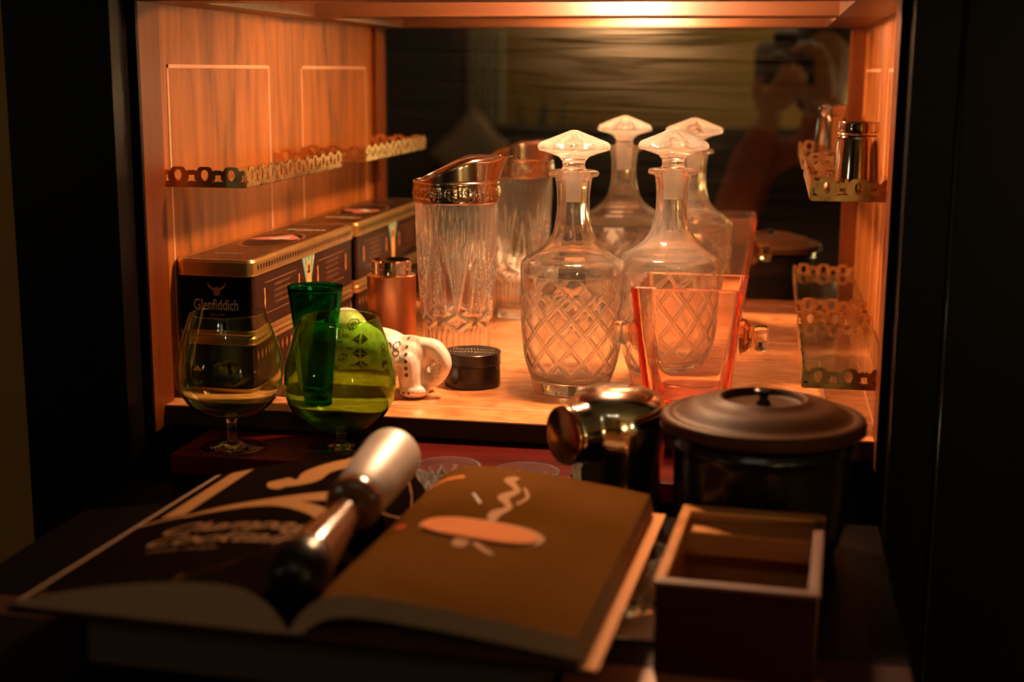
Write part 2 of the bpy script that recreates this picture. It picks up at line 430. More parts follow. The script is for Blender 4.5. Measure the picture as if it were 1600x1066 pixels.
# ------------------------------------------------------------------ lamp in the recess
lamp = thing('cabinet_lamp', 'warm tubular bulb hidden in the recess of the cabinet ceiling', 'lamp', (-.19, -.255, ZT+.062))
bm = bmesh.new(); pr = [(0, -.04)]+[(.011*math.sin(a), -.033-.011*math.cos(a)+.004) for a in (.4, .8, 1.2, PI/2)]+[(.011, .033)]+[(.011*math.cos(a), .033+.011*math.sin(a)) for a in (.5, 1., 1.3)]+[(0, .044)]
lathe(bm, pr, 28, mtx=Matrix.Translation((0, 0, -.026)) @ Matrix.Rotation(PI/2, 4, 'Y')); build('bulb', bm, emit('bulb_glow', WARM, LAMP_L), lamp, True)
bm = bmesh.new(); box(bm, -.060, -.041, -.012, .012, -.038, 0, 0, .002); box(bm, .0455, .064, -.012, .012, -.038, 0, 0, .002); box(bm, -.064, .066, -.014, .014, -.004, 0)
build('lamp_holder', bm, M_brass, lamp)

# ------------------------------------------------------------------ brass gallery trays
def gallery_unit_mesh(n, pitch=.028, h=.0195, th=.0009):
    """pierced strip of n repeats: rounded arches with teardrops, little trapezoids between; in local x (along), z (up)"""
    c = bpy.data.curves.new('g', 'CURVE'); c.dimensions = '2D'; c.fill_mode = 'BOTH'; c.extrude = th/2; c.resolution_u = 3
    def spl(pts):
        s = c.splines.new('POLY'); s.points.add(len(pts)-1)
        for q, p in zip(s.points, pts): q.co = (p[0], p[1], 0, 1)
        s.use_cyclic_u = True
    top = []
    L = n*pitch
    for i in range(n):
        x = i*pitch
        for (u, v) in ((0, .80), (.07, .86), (.14, .80), (.2, .80), (.27, .95), (.34, 1.), (.66, 1.), (.73, .95), (.8, .80), (.86, .80), (.93, .86)):
            top.append((x+u*pitch, v*h))
    spl([(0, 0)]+[(L, 0), (L, .8*h)]+top[::-1])
    for i in range(n):
        x = (i+.5)*pitch
        spl([(x+.0038*math.sin(a)*(1-.25*(math.cos(a) < 0)*-math.cos(a)), .58*h+.0052*math.cos(a)*(1 if math.cos(a) > 0 else 1.1)-.0*a) for a in [2*PI*k/14 for k in range(14)]])
    for i in range(n+1):
        x = i*pitch
        if i == 0: pts = [(.0012, .2*h), (.0062, .2*h), (.0026, .36*h), (.0026, .58*h), (.0012, .58*h)]
        elif i == n: pts = [(L-.0012, .2*h), (L-.0062, .2*h), (L-.0026, .36*h), (L-.0026, .58*h), (L-.0012, .58*h)]
        else: pts = [(x-.0064, .18*h), (x-.003, .25*h), (x+.003, .25*h), (x+.0064, .18*h), (x+.0028, .38*h), (x+.0028, .58*h), (x-.0028, .58*h), (x-.0028, .38*h)]
        spl(pts)
    o = bpy.data.objects.new('g', c); C.objects.link(o)
    dg = bpy.context.evaluated_depsgraph_get(); me = bpy.data.meshes.new_from_object(o.evaluated_get(dg))
    bpy.data.objects.remove(o); bpy.data.curves.remove(c)
    for v in me.vertices: v.co = Vector((v.co.x, v.co.z, v.co.y))
    return me
g_long = gallery_unit_mesh(11, .308/11); g_short = gallery_unit_mesh(3, .083/3)
def tray(name, label, s, z):
    """s=-1 on the left wall, +1 on the right wall"""
    wx = XL if s < 0 else XR
    t = thing(name, label, 'tray', (wx, -.205, z), 0, 'pierced brass gallery trays on the cabinet walls')
    ex = -s*.085
    bm = bmesh.new(); box(bm, min(ex, -s*.002), max(ex, -s*.002), -.154, .154, .0012, .0052, 0, .0006)
    build('glass_plate', bm, M_sheet, t)
    bm = bmesh.new(); box(bm, min(ex, ex-s*-.0), max(ex, ex+s*.004), -.154, .154, -.0008, .001)
    a, b = sorted((ex, -s*.0015)); box(bm, a, b, -.155, -.150, -.0008, .001); box(bm, a, b, .150, .155, -.0008, .001)
    a, b = sorted((-s*.0015, -s*.005)); box(bm, a, b, -.15, .15, -.0008, .001)
    build('brass_frame', bm, M_brass, t)
    bm = bmesh.new(); add_mesh(bm, g_long, Matrix.Translation((ex-s*.0006, -.154, 0)) @ Matrix.Rotation(PI/2, 4, 'Z'))
    build('gallery_side', bm, M_brass, t)
    x0 = min(ex, -s*.002)
    for y in (-.1555, .1555):
        bm = bmesh.new(); add_mesh(bm, g_short, Matrix.Translation((x0, y, 0))); build('gallery_end', bm, M_brass, t)
    return t
tray('gallery_tray', 'empty brass gallery tray high on the left cabinet wall above the stacked tins', -1, .214)
tray('gallery_tray', 'upper brass gallery tray on the right wall carrying an upturned metal cup', 1, .214)
tray('gallery_tray', 'lower glass and brass gallery tray on the right wall just above the shelf', 1, .040)

# upturned cup
cup = thing('upturned_cup', 'small upturned polished metal cup on the upper right gallery tray', 'cup', (.076, -.325, .2192))
bm = bmesh.new()
lathe(bm, catmull([(.0215, 0), (.0220, .002), (.0215, .012), (.0200, .035), (.0186, .049), (.0178, .0515)], 4)+catmull([(.0165, .0520), (.0182, .0535), (.0186, .0575), (.0182, .0625), (.0172, .0645), (0, .0655)], 3), 48)
build('cup_body', bm, mat('smoked_steel', (.45, .38, .33), .09, 1.), cup, True)
bm = bmesh.new(); lathe(bm, [(.0180, .0522), (.0190, .0528), (.0190, .0538), (.0180, .0544)], 48); build('base_ring', bm, M_steel, cup, True)

# ------------------------------------------------------------------ decanters
dec_out = [(.0001, .0010), (.028, .0010), (.0365, .0), (.0392, .003), (.0425, .013), (.0478, .030), (.0512, .050), (.0528, .075), (.0532, .100), (.0536, .120), (.0538, .129), (.0520, .1355), (.0455, .1405), (.0345, .1475), (.0265, .1555), (.0208, .1655), (.0180, .178), (.0168, .190), (.0168, .204), (.0178, .214), (.0195, .2215)]
dec_lip = [(.0246, .2225), (.0258, .2248), (.0250, .2275), (.0205, .2288), (.0135, .2285)]
dec_in = [(.0122, .2268), (.0118, .212), (.0112, .2), (.0120, .188), (.0150, .172), (.0205, .160), (.0290, .1490), (.0400, .1400), (.0475, .134), (.0500, .126), (.0502, .118), (.0496, .095), (.0490, .070), (.0470, .048), (.0430, .029), (.0360, .0155), (.018, .0115), (.0001, .011)]
def gap(a, c, wdt):
    d = abs((a-c+.5) % 1-.5); return max(0., 1-(d/wdt)**2)
def dec_disp(t, z):
    d = 0.
    u = t/(2*PI)*12
    if .020 < z < .108:
        k = (z-.022)/.084; fade = min(1, (z-.020)/.006, (.108-z)/.006)
        for s in (1, -1):
            f = u+s*k*2.8
            d += max(gap(f, -.062, .05), gap(f, .062, .05))*fade
            # fine hatching in every second diamond
            g = (u-s*k*2.8) % 1
            if s > 0 and .22 < (f % 1) < .78 and .22 < g < .78 and (int(u+k*2.8)+int(u-k*2.8)) % 2 == 0:
                d += .35*gap(f*9, 0, .3)
        d = -min(d, 1.1)*.00075
    if z > .150: d += -.00050*(.5-.5*math.cos(14*t))**2*min(1, (z-.150)/.02)*(1 if z < .216 else max(0, (.2215-z)/.0055))
    elif .108 < z < .134: d += -.0005*(.5-.5*math.cos(12*t))*math.sin((z-.108)/.026*PI)
    return d
bm = shell_lathe(dec_out+dec_lip, dec_in, 440, dec_disp, 9, .00030)
bmesh.ops.recalc_face_normals(bm, faces=bm.faces)
dec_me = bpy.data.meshes.new('decanter_body'); bm.to_mesh(dec_me); bm.free(); dec_me.materials.append(M_glass); dec_me.materials.append(M_cut)
for p in dec_me.polygons: p.use_smooth = True
bm = bmesh.new()
pr = [(0, .269), (.004, .2685), (.018, .2630), (.0345, .2565), (.0368, .2542), (.0371, .2512), (.0358, .2488), (.025, .2455), (.0155, .2420), (.0118, .2375), (.0112, .2325), (.0125, .2298), (.0128, .2287)]
def st_disp(t, z, r):
    return -.0028*abs(math.sin(6*t))*(r/.034 if z > .2538 else 0)*(1 if z < .2685 else 0)
lathe(bm, resample(pr, .0018), 120, st_disp)
bm.verts.ensure_lookup_table()
for v in bm.verts:   # flutes cut into the domed top
    rr = math.hypot(v.co.x, v.co.y)
    if v.co.z > .2538 and rr > .002:
        t = math.atan2(v.co.y, v.co.x); v.co.z -= .0016*(abs(math.sin(6*t)))*(rr/.03)
bmesh.ops.contextual_create(bm, geom=[e for e in bm.edges if e.is_boundary])
bmesh.ops.recalc_face_normals(bm, faces=bm.faces)
stop_me = bpy.data.meshes.new('stopper'); bm.to_mesh(stop_me); bm.free(); stop_me.materials.append(M_stop)
for p in stop_me.polygons: p.use_smooth = True
bm = bmesh.new(); lathe(bm, [(0, .2284), (.0106, .2284), (.0108, .2270), (.0092, .1985), (.0082, .1968), (0, .1966)], 48)
bmesh.ops.recalc_face_normals(bm, faces=bm.faces)
plug_me = bpy.data.meshes.new('stopper_plug'); bm.to_mesh(plug_me); bm.free(); plug_me.materials.append(M_ground)
for p in plug_me.polygons: p.use_smooth = True
for lab, loc, rz in (('cut crystal decanter with mushroom stopper, the fully visible one right of the pitcher', (-.199, -.243, .0002), .13),
                     ('cut crystal decanter with mushroom stopper standing behind the square amber ice bucket', (-.1025, -.188, .0002), .4)):
    d = thing('crystal_decanter', lab, 'decanter', loc, rz, 'pair of cut crystal decanters')
    link('glass_body', dec_me, None, d); s = link('stopper', stop_me, None, d); link('stopper_plug', plug_me, None, s)

# ------------------------------------------------------------------ silver-rimmed pitcher
pit_t = thing('crystal_pitcher', 'tall cut crystal pitcher with a silver collar and pouring spout', 'pitcher', (-.334, -.187, .0002), .23)
po = [(.0001, .0), (.032, .0), (.0355, .002), (.0365, .006), (.0362, .02), (.0368, .045), (.0372, .056), (.0392, .066), (.0402, .076), (.0418, .10), (.0435, .13), (.0448, .165), (.0452, .190), (.0448, .2095)]
pin = [(.0415, .2100), (.0410, .190), (.0405, .165), (.0395, .13), (.0380, .10), (.0362, .076), (.034, .060), (.0325, .045), (.031, .022), (.027, .014), (.0001, .0125)]
def pit_disp(t, z):
    u = t/(2*PI)*6; f = u % 1; d = 0.
    if .006 < z < .055: d -= .0010*abs(math.sin(18*t))*min(1, (z-.006)/.006, (.055-z)/.006)
    if .050 < z < .074:                                        # row of diamonds
        k = (z-.062)/.012; a = abs(f-.5)*2
        d -= .0018*max(0, 1-abs(abs(k)+a*1.1-.75)/.28)
    if .070 < z < .168:                                        # fans of long cuts rising from each diamond
        k = (z-.070)/.098
        for j in (-2, -1, 0, 1, 2):
            c = .5+j*.20*k
            wv = .016+.075*k*(1-k)
            top = (1., .80, .92)[abs(j)]
            if k < top: d -= .0019*max(0, 1-abs(f-c)/wv)*min(1, (top-k)*5)
        dd = abs((f+.5) % 1-.5)
        for j in (-1, 1):
            d -= .0016*max(0, 1-abs(dd-.16*(1-k*1.6))/.022)*(k < .62)
        if k < .5 and dd < .2: d -= .0005*(.5+noise.noise(Vector((t*70, z*1100, 0))))
    if .120 < z < .188: d -= .0006*abs(math.sin(18*t+.4))*min(1, (z-.12)/.03, (.188-z)/.02)
    return d
bm = shell_lathe(po, pin, 320, pit_disp, 8, .0011); build('glass_body', bm, [M_pitch, M_cut], pit_t, True)
bm = bmesh.new()
pr = [(.0455, .1885), (.0468, .1895), (.0466, .193), (.0470, .196), (.0466, .2065), (.0470, .2095), (.0465, .2118), (.0448, .2125), (.0440, .2105), (.0454, .206), (.0454, .1885)]
def col_disp(t, z, r):
    if r < .0462 or z > .207 or z < .191: return 0
    return .0011*(abs(math.sin(22*t))*math.sin((z-.191)/.016*PI)*(.6+.6*noise.noise(Vector((t*30, z*600, 2)))))+.0004*noise.noise(Vector((t*90, z*1500, 0)))
lathe(bm, resample(pr, .0008), 280, col_disp); build('silver_collar', bm, M_silver, pit_t, True)
bm = bmesh.new(); N = 96; K = 14; g = []
for i in range(N+1):
    th = -2.75+5.5*i/N
    s = max(0, min(1, (2.75-abs(th))/1.75)); s = s*s*(3-2*s)
    tip = math.exp(-(th/.42)**2)
    row = []
    for k in range(K+1):
        v = k/K
        # low part flares up from the collar, upper part folds inwards as a hood
        rr = .0455+(.0005*v)-.012*s*max(0, v-.55)**1.3*2.2*(1-tip)+tip*.0145*v
        zz = .2105+.026*s*math.sin(min(1, v*1.25)*PI/2)+tip*.001*v
        a = th
        row.append(bm.verts.new((rr*math.cos(a), rr*math.sin(a), zz)))
    g.append(row)
for a, b in zip(g, g[1:]):
    for k in range(K): bm.faces.new((a[k], b[k], b[k+1], a[k+1]))
bmesh.ops.remove_doubles(bm, verts=bm.verts, dist=1e-6)
sp = build('pouring_spout', bm, M_silver, pit_t, True); sd = sp.modifiers.new('thick', 'SOLIDIFY'); sd.thickness = .0009

# ------------------------------------------------------------------ square amber ice bucket with knob handles
jx, jy = -.072, -.322
jug = thing('square_ice_bucket', 'square tapered amber glass ice bucket with clear knob handles on two sides', 'ice bucket', (jx, jy, .0002), -.03)
def sq(bm, w0, d0, z, rc, n=5, tw=0):
    vs = []
    for cx, cy, a0 in ((1, 1, 0), (-1, 1, PI/2), (-1, -1, PI), (1, -1, 3*PI/2)):
        for k in range(n+1):
            a = a0+PI/2*k/n
            vs.append(bm.verts.new((cx*(w0-rc)+rc*math.cos(a), cy*(d0-rc)+rc*math.sin(a), z)))
    return vs
bm = bmesh.new(); rings = []
for (w0, z, rc) in ((.028, .0, .004), (.0355, .0, .005), (.0372, .0018, .0052), (.0450, .065, .0052), (.0522, .128, .0052), (.0518, .1300, .005), (.0480, .1305, .004),
                   (.0466, .1290, .0035), (.0420, .085, .004), (.0345, .030, .006), (.0310, .0215, .010), (.022, .0175, .012), (.008, .0165, .006)):
    rings.append(sq(bm, w0, w0*1.06, z, rc))
for a, b in zip(rings, rings[1:]):
    n = len(a)
    for i in range(n): bm.faces.new((a[i], a[(i+1) % n], b[(i+1) % n], b[i]))
bm.faces.new(rings[0]); bm.faces.new(rings[-1])
o = build('glass_body', bm, M_amber, jug, True)
o.modifiers.new('w', 'EDGE_SPLIT').split_angle = math.radians(28)
for s in (-1, 1):
    bm = bmesh.new()
    xx = .0475
    # rounded fluted boss, then a square-ended clear knob
    lathe(bm, [(0, 0), (.019, 0), (.0165, .006), (.010, .012), (0, .0125)], 36, lambda t, z, r: -.0012*abs(math.sin(4*t)), mtx=Matrix.Translation((s*xx, 0, .078)) @ Matrix.Rotation(s*PI/2, 4, 'Y'))
    hb = build('handle_boss', bm, M_amber, jug, True)
    bm = bmesh.new(); x0 = s*(xx+.0128); x1 = s*(xx+.027)
    box(bm, min(x0, x1), max(x0, x1), -.011, .011, .066, .089, 0, .004)
    build('handle_knob', bm, M_footg, hb, True)

# ------------------------------------------------------------------ tins
def tin(label, x0, x1, y0, y1, z0, z1, upper):
    t = thing('lidded_tin', label, 'tin', ((x0+x1)/2, (y0+y1)/2, z0), 0, 'stacked whisky tins against the left wall')
    w, d, h = (x1-x0)/2, (y1-y0)/2, z1-z0
    lh = .017 if upper else .010
    bm = bmesh.new(); rs = [sq(bm, a, b, z, .008, 6) for a, b, z in ((w-.001, d-.001, 0), (w-.0005, d-.0005, .001), (w-.0005, d-.0005, .0045), (w-.0012, d-.0012, .005), (w-.0012, d-.0012, h-lh+.001))]
    for a, b in zip(rs, rs[1:]):
        n = len(a)
        for i in range(n):
            f = bm.faces.new((a[i], a[(i+1) % n], b[(i+1) % n], b[i]))
            c = f.calc_center_median(); f.material_index = 1 if c.z < .0048 else (2 if c.x > w-.004 else 0)
    bm.faces.new(rs[0]); bm.faces.new(rs[-1])
    e = .0004
    if upper:
        # end face towards the front
        me = text_mesh('Glenfiddich', .0155, sx=.68, bold=.00012)
        add_mesh(bm, me, Matrix.Translation((.001, -d+.001-e, .0265)) @ Matrix.Rotation(PI/2, 4, 'X'), 3)
        me = text_mesh('Special Malt', .0042, sx=.8); add_mesh(bm, me, Matrix.Translation((.002, -d+.001-e, .020)) @ Matrix.Rotation(PI/2, 4, 'X'), 4)
        st = [(-.003, .041), (.003, .041), (.004, .046), (.009, .050), (.010, .055), (.007, .051), (.003, .0485), (.0, .0500), (-.003, .0485), (-.007, .051), (-.010, .055), (-.009, .050), (-.004, .046)]
        flat(bm, [(a+.002, -d+.001-e, b) for a, b in st], 4)
        # side towards the glasses: stained-glass kite with a figure, two boxes of small print
        X = w-.0008+e
        def sf(pts, mi, dx=0): flat(bm, [(X+dx, a, b) for a, b in pts], mi)
        sf([(-.022, h-lh), (.022, h-lh), (.0, .012)], 5)
        for i in range(-3, 4):
            a = i*.0055; sf([(a, h-lh-.001), (a+.0025, h-lh-.001), (a*.55+.001, .040), (a*.55, .040)], 6 if i % 2 else 5, .0002)
        sf([(-.008, .012), (.008, .012), (.0085, .034), (.004, .045), (-.004, .045), (-.0085, .034)], 7, .0003)
        sf([(.007*math.cos(a), .048+.007*math.sin(a)) for a in [2*PI*k/16 for k in range(16)]], 7, .0003)
        sf([(.0035*math.cos(a), .048+.0038*math.sin(a)) for a in [2*PI*k/12 for k in range(12)]], 2, .0005)
        sf([(-.004, .015), (.004, .015), (.0045, .034), (-.0045, .034)], 6, .0005)
        for s, c in ((-1, -.085), (1, .085)):
            for z in (.018, .050):
                sf([(c-.052, z), (c+.045, z), (c+.045, z+.0008), (c-.052, z+.0008)], 4)
            for k in range(4):
                z = .025+k*.0062
                me = text_mesh('pure single highland malt scotch whisky', .0048, sx=.62)
                add_mesh(bm, me, Matrix.Translation((X, c, z)) @ Matrix.Rotation(PI/2, 4, 'Z') @ Matrix.Rotation(PI/2, 4, 'X'), 4)
            for sy in (-1, 1): sf([(c+sy*.053, .024), (c+sy*.055, .03), (c+sy*.0535, .036), (c+sy*.055, .044), (c+sy*.052, .046), (c+sy*.051, .03)], 7)
    else:
        X = w-.0008+e
        for k in range(24):
            y = -d+.012+k*(2*d-.024)/23
            flat(bm, [(X, y-.004, .040), (X, y, .046), (X, y+.004, .040), (X, y, .034)], 1)
        flat(bm, [(-.03, -d+.001-e, .024), (-.024, -d+.001-e, .030), (-.018, -d+.001-e, .024)], 8)
    build('tin_body', bm, [M_tin, M_goldtin, M_tinside, M_letter, M_letterdim, M_teal, M_yel, M_org, M_pink], t)
    bm = bmesh.new(); rs = [sq(bm, a, b, z, .009, 6) for a, b, z in ((w, d, h-lh), (w+.0006, d+.0006, h-lh+.0006), (w+.0006, d+.0006, h-lh+.0016), (w, d, h-lh+.002), (w, d, h-.003), (w-.0015, d-.0015, h), (w-.006, d-.006, h-.0002))]
    for q, (a, b) in enumerate(zip(rs, rs[1:])):
        n = len(a)
        for i in range(n): f = bm.faces.new((a[i], a[(i+1) % n], b[(i+1) % n], b[i])); f.material_index = 1
    f = bm.faces.new(rs[0]); f = bm.faces.new(rs[-1]); f.material_index = 0
    for k in range(40):           # embossed row on the rim
        y = -d+.014+k*(2*d-.028)/39
        flat(bm, [(w+.0002, y-.002, h-lh+.006), (w+.0002, y+.002, h-lh+.006), (w+.0002, y+.002, h-.006), (w+.0002, y-.002, h-.006)], 2)
    if upper:
        Z = h+.0002-.0002
        me = text_mesh('Glenfiddich', .0125, sx=.85, bold=.0003); add_mesh(bm, me, Matrix.Translation((.004, .100, Z)), 3)
        me = text_mesh('single malt', .005); add_mesh(bm, me, Matrix.Translation((.004, .090, Z)), 3)
        me = text_mesh('Special Reserve', .005); add_mesh(bm, me, Matrix.Translation((-.004, -.12, Z)), 3)
        el = lambda a, b, cy, mi, dz: flat(bm, [(a*math.cos(t), cy+b*math.sin(t), Z+dz) for t in [2*PI*k/28 for k in range(28)]], mi)
        el(.031, .068, .0, 1, .0001); el(.028, .062, .0, 2, .0002)
        flat(bm, [(a, b, Z+.0004) for a, b in ((-.028, .0), (-.02, .02), (-.008, .03), (.004, .052), (.016, .034), (.028, .012), (.02, .0), (.006, .006), (-.01, -.004))], 4)
        flat(bm, [(a, b, Z+.0006) for a, b in ((-.008, .004), (.004, .018), (.012, .03), (.014, .012), (.004, .0))], 3)
    build('tin_lid', bm, [M_tinlid, M_goldtin, M_tinside, M_cream, M_pink], t)
tin('dark whisky tin with gold-rimmed lid, upper of the two stacked at the left wall', -.589, -.506, -.347, -.006, .0626, .140, True)
tin('dark tin with gold patterned band, lower of the two stacked at the left wall', -.589, -.5065, -.345, -.007, .0002, .062, False)

# ------------------------------------------------------------------ copper shaker and black tin
cs = thing('copper_canister', 'brushed copper canister with a chrome screw cap beside the tall pitcher', 'canister', (-.418, -.150, .0002))
bm = bmesh.new(); lathe(bm, [(0, 0), (.0265, 0), (.0275, .0012), (.0275, .1010)], 64); lathe(bm, [(.0275, .1010), (.0268, .1018), (.0235, .1030), (.0222, .1030), (0, .1031)], 64, mi=1); build('canister_body', bm, [M_copper, M_copring], cs, True).modifiers.new('e', 'EDGE_SPLIT')
bm = bmesh.new(); lathe(bm, [(.0222, .1033), (.0222, .1085), (.0218, .1089), (.0222, .1093), (.0222, .1165), (.0208, .1182), (.008, .1185), (0, .1180)], 64); build('chrome_cap', bm, M_chrome, cs, True).modifiers.new('e', 'EDGE_SPLIT')

bt = thing('round_tin', 'small round black tin with a raised pattern on its lid', 'tin', (-.3045, -.243, .0002))
bm = bmesh.new(); lathe(bm, [(0, 0), (.0285, 0), (.0297, .001), (.0297, .0235), (0, .0236)], 72); build('tin_base', bm, M_blk, bt, True).modifiers.new('e', 'EDGE_SPLIT')
bm = bmesh.new(); lathe(bm, [(.0297, .0238), (.0303, .0241), (.0303, .0247), (.0299, .0252), (.0299, .0340), (.0303, .0352), (.0303, .0360), (.0296, .0366), (.0275, .0362), (0, .0362)], 72)
for row, z0 in ((.008, 11), (-.006, 13)):      # embossed squiggles, two rows
    for k in range(-z0//2, z0//2+1):
        cx = k*.0034; pts = [(cx+.0012*math.cos(a)+.0004*a, row+.0028*math.sin(a), .0366) for a in [i*.9+k for i in range(6)]]
        tube(bm, pts, .00035, 5, 1)
build('tin_lid', bm, [M_blktop, mat('embossed_rub', (.45, .36, .28), .4, .3)], bt, True).modifiers.new('e', 'EDGE_SPLIT')

# ------------------------------------------------------------------ ceramic elephant
EY = -.300
bm = bmesh.new()
ball(bm, (-.428, EY, .050), 1, 32, 20, (.052, .030, .027)); ball(bm, (-.425, EY, .064), 1, 24, 16, (.024, .022, .024), Matrix.Rotation(.2, 4, 'Y'))
ball(bm, (-.395, EY, .047), 1, 24, 16, (.040, .027, .022)); ball(bm, (-.358, EY, .042), 1, 28, 18, (.026, .022, .020))
for (x, dy) in ((-.352, .016), (-.352, -.014), (-.462, .016), (-.462, -.016)):
    capsule(bm, (x, EY+dy, .012), (x-.004, EY+dy*.9, .038), .0125, .014); ball(bm, (x+.002, EY+dy, .008), 1, 20, 12, (.0165, .0145, .0085))
tp = catmull([(-.345, EY-.004, .052), (-.329, EY-.006, .050), (-.3205, EY-.007, .036), (-.327, EY-.007, .022), (-.337, EY-.006, .017), (-.345, EY-.005, .022)], 7)
for i, p in enumerate(tp): ball(bm, p, .0095-.0022*i/len(tp), 14, 10)
for s in (-1, 1):
    ball(bm, (-.378, EY+s*.022, .045), 1, 20, 14, (.016, .004, .017), Matrix.Rotation(s*.25, 4, 'X'))
capsule(bm, (-.478, EY, .055), (-.488, EY, .030), .005, .0035)
ele_me = remesh(bm, .0013, 5)
bvh = BVHTree.FromPolygons([v.co.copy() for v in ele_me.vertices], [tuple(p.vertices) for p in ele_me.polygons])
bm = bmesh.new(); bm.from_mesh(ele_me)
for f in bm.faces: f.smooth = True
def stamp(pts2):
    """brown stamped mark pressed on the near flank"""
    vs = []
    for (x, z) in pts2:
        h = bvh.ray_cast(Vector((x, EY-.1, z)), Vector((0, 1, 0)))
        if h[0] is None: return
        vs.append(h[0]+h[1]*.00035)
    try:
        f = bm.faces.new([bm.verts.new(v) for v in vs]); f.material_index = 1; f.smooth = False
    except ValueError: pass
def ring(cx, cz, r, wd=.0007, n=14):
    for k in range(n):
        a, b = 2*PI*k/n, 2*PI*(k+1)/n
        stamp([(cx+r*math.cos(a), cz+r*math.sin(a)), (cx+r*math.cos(b), cz+r*math.sin(b)), (cx+(r-wd)*math.cos(b), cz+(r-wd)*math.sin(b)), (cx+(r-wd)*math.cos(a), cz+(r-wd)*math.sin(a))])
def dot(cx, cz, r, n=9): stamp([(cx+r*math.cos(2*PI*k/n), cz+r*math.sin(2*PI*k/n)) for k in range(n)])
def dia(cx, cz, a, b):
    for sx in (-1, 1):
        for sz in (-1, 1): stamp([(cx+sx*a, cz), (cx+sx*a*.12, cz+sz*b), (cx+sx*a*.12, cz+sz*b*.12), (cx+sx*a*.8, cz+sz*b*.05)])
for z in (.060, .046, .033): dia(-.402, z, .0085, .0052)
for x, z in ((-.425, .066), (-.434, .052), (-.420, .040), (-.445, .062), (-.450, .042), (-.434, .030), (-.412, .074)):
    ring(x, z, .0052); ring(x, z, .0027); dot(x, z, .0012)
for k in range(8): dia(-.418+.006*math.sin(k*2.1), .026+k*.0062, .0035, .0018)
for dx in (0, .0078):
    for dz in (0, -.0068): ring(-.374+dx, .0545+dz, .0034, .0010); 
for k in range(6): dot(-.3565+.0004*k, .060-.0068*k, .0014+.00015*k)
for k in range(3): dot(-.3635+.0058*k, .0075, .0014)
for k in range(3): dot(-.470+.0058*k, .0075, .0014)
dot(-.372, .036, .005)
for k in range(5): dot(-.323+.001*k-.0004*k*k, .040-.0045*k, .0006)
ele = build('elephant_figurine', bm, [M_cera, M_ink], None, False,
            label='white ceramic elephant figurine with stamped brown patterns behind the snifters', category='figurine')

# ------------------------------------------------------------------ green flute on the shelf edge
fl = bmesh.new()
o_, i_ = [(.0001, 0), (.0125, 0), (.0145, .002), (.0150, .008), (.0165, .03), (.0195, .06), (.0232, .09), (.0268, .118), (.0266, .1188)], [(.0256, .1188), (.0220, .09), (.0182, .06), (.0150, .032), (.0122, .016), (.0001, .013)]
fl = shell_lathe(o_, i_, 72, lambda t, z: -.0006*abs(math.sin(4*t))*(z < .07), 5)
f_o = build('green_tumbler', fl, M_emer, None, True, label='tall narrow emerald green tumbler on the shelf edge between the snifters', category='glass')
f_o.location = (-.4345, -.368, .0002)

# ------------------------------------------------------------------ snifters
sn_o = [(.0001, .0305), (.010, .0310), (.025, .0345), (.038, .0435), (.0462, .056), (.0492, .070), (.0480, .086), (.0430, .105), (.0365, .124), (.0345, .1295)]
sn_i = [(.0337, .1295), (.0357, .124), (.0421, .105), (.0470, .086), (.0482, .070), (.0452, .0565), (.037, .0446), (.0245, .0360), (.010, .0328), (.0001, .0322)]
bm = shell_lathe(sn_o, sn_i, 96, None, 6); bmesh.ops.recalc_face_normals(bm, faces=bm.faces)
bowl_me = bpy.data.meshes.new('bowl'); bm.to_mesh(bowl_me); bm.free(); bowl_me.materials.append(M_green)
bm = bmesh.new(); lathe(bm, catmull([(0, .0304), (.0062, .0300), (.0050, .026), (.0042, .018), (.0050, .0085), (.0085, .0050)], 4)+catmull([(.014, .0036), (.026, .0020), (.0315, .0012), (.0318, .0004), (.031, 0), (.02, 0), (0, .0004)], 3), 72)
bmesh.ops.recalc_face_normals(bm, faces=bm.faces)
foot_me = bpy.data.meshes.new('foot'); bm.to_mesh(foot_me); bm.free(); foot_me.materials.append(M_footg)
for me in (bowl_me, foot_me):
    for p in me.polygons: p.use_smooth = True
bowl2 = bowl_me.copy(); bowl2.materials[0] = M_green2; foot2 = foot_me.copy()
for v in bowl2.vertices: v.co = Vector((v.co.x*1.06, v.co.y*1.06, (v.co.z-.0305)*1.10+.0155))
for v in foot2.vertices: v.co.z *= .5
for lab, loc, bme, fme in (('green-tinted brandy snifter on a taller stem, in front of the stacked tins', (-.489, -.457, LEDGE), bowl_me, foot_me), ('green-tinted brandy snifter with the wider bowl and short stem, before the ceramic elephant', (-.3905, -.431, LEDGE), bowl2, foot2)):
    s = thing('brandy_snifter', lab, 'glass', loc, 0, 'pair of green-tinted brandy snifters')
    link('bowl', bme, None, s); link('stem_and_foot', fme, None, s)

# ------------------------------------------------------------------ small cut tumblers on the flap
def tum_disp(t, z):
    if not .006 < z < .034: return 0
    u = t/(2*PI)*14; k = (z-.006)/.028; d = 0
    for s in (1, -1): d += gap(u+s*k*1.6, 0, .14)
    return -min(1, d)*.0014
tm_o = [(.0001, 0), (.021, 0), (.0245, .0015), (.0258, .006), (.0268, .02), (.0280, .034), (.0285, .0395), (.0280, .0410)]
tm_i = [(.0262, .0410), (.0258, .034), (.0248, .02), (.0225, .012), (.0001, .010)]
bm = shell_lathe(tm_o, tm_i, 168, tum_disp, 5, .0006); bmesh.ops.recalc_face_normals(bm, faces=bm.faces)
tum_me = bpy.data.meshes.new('cut_tumbler'); bm.to_mesh(tum_me); bm.free(); tum_me.materials.append(M_glass); tum_me.materials.append(M_cut)
for p in tum_me.polygons: p.use_smooth = True
tg = 'small cut crystal tumblers around the open book'
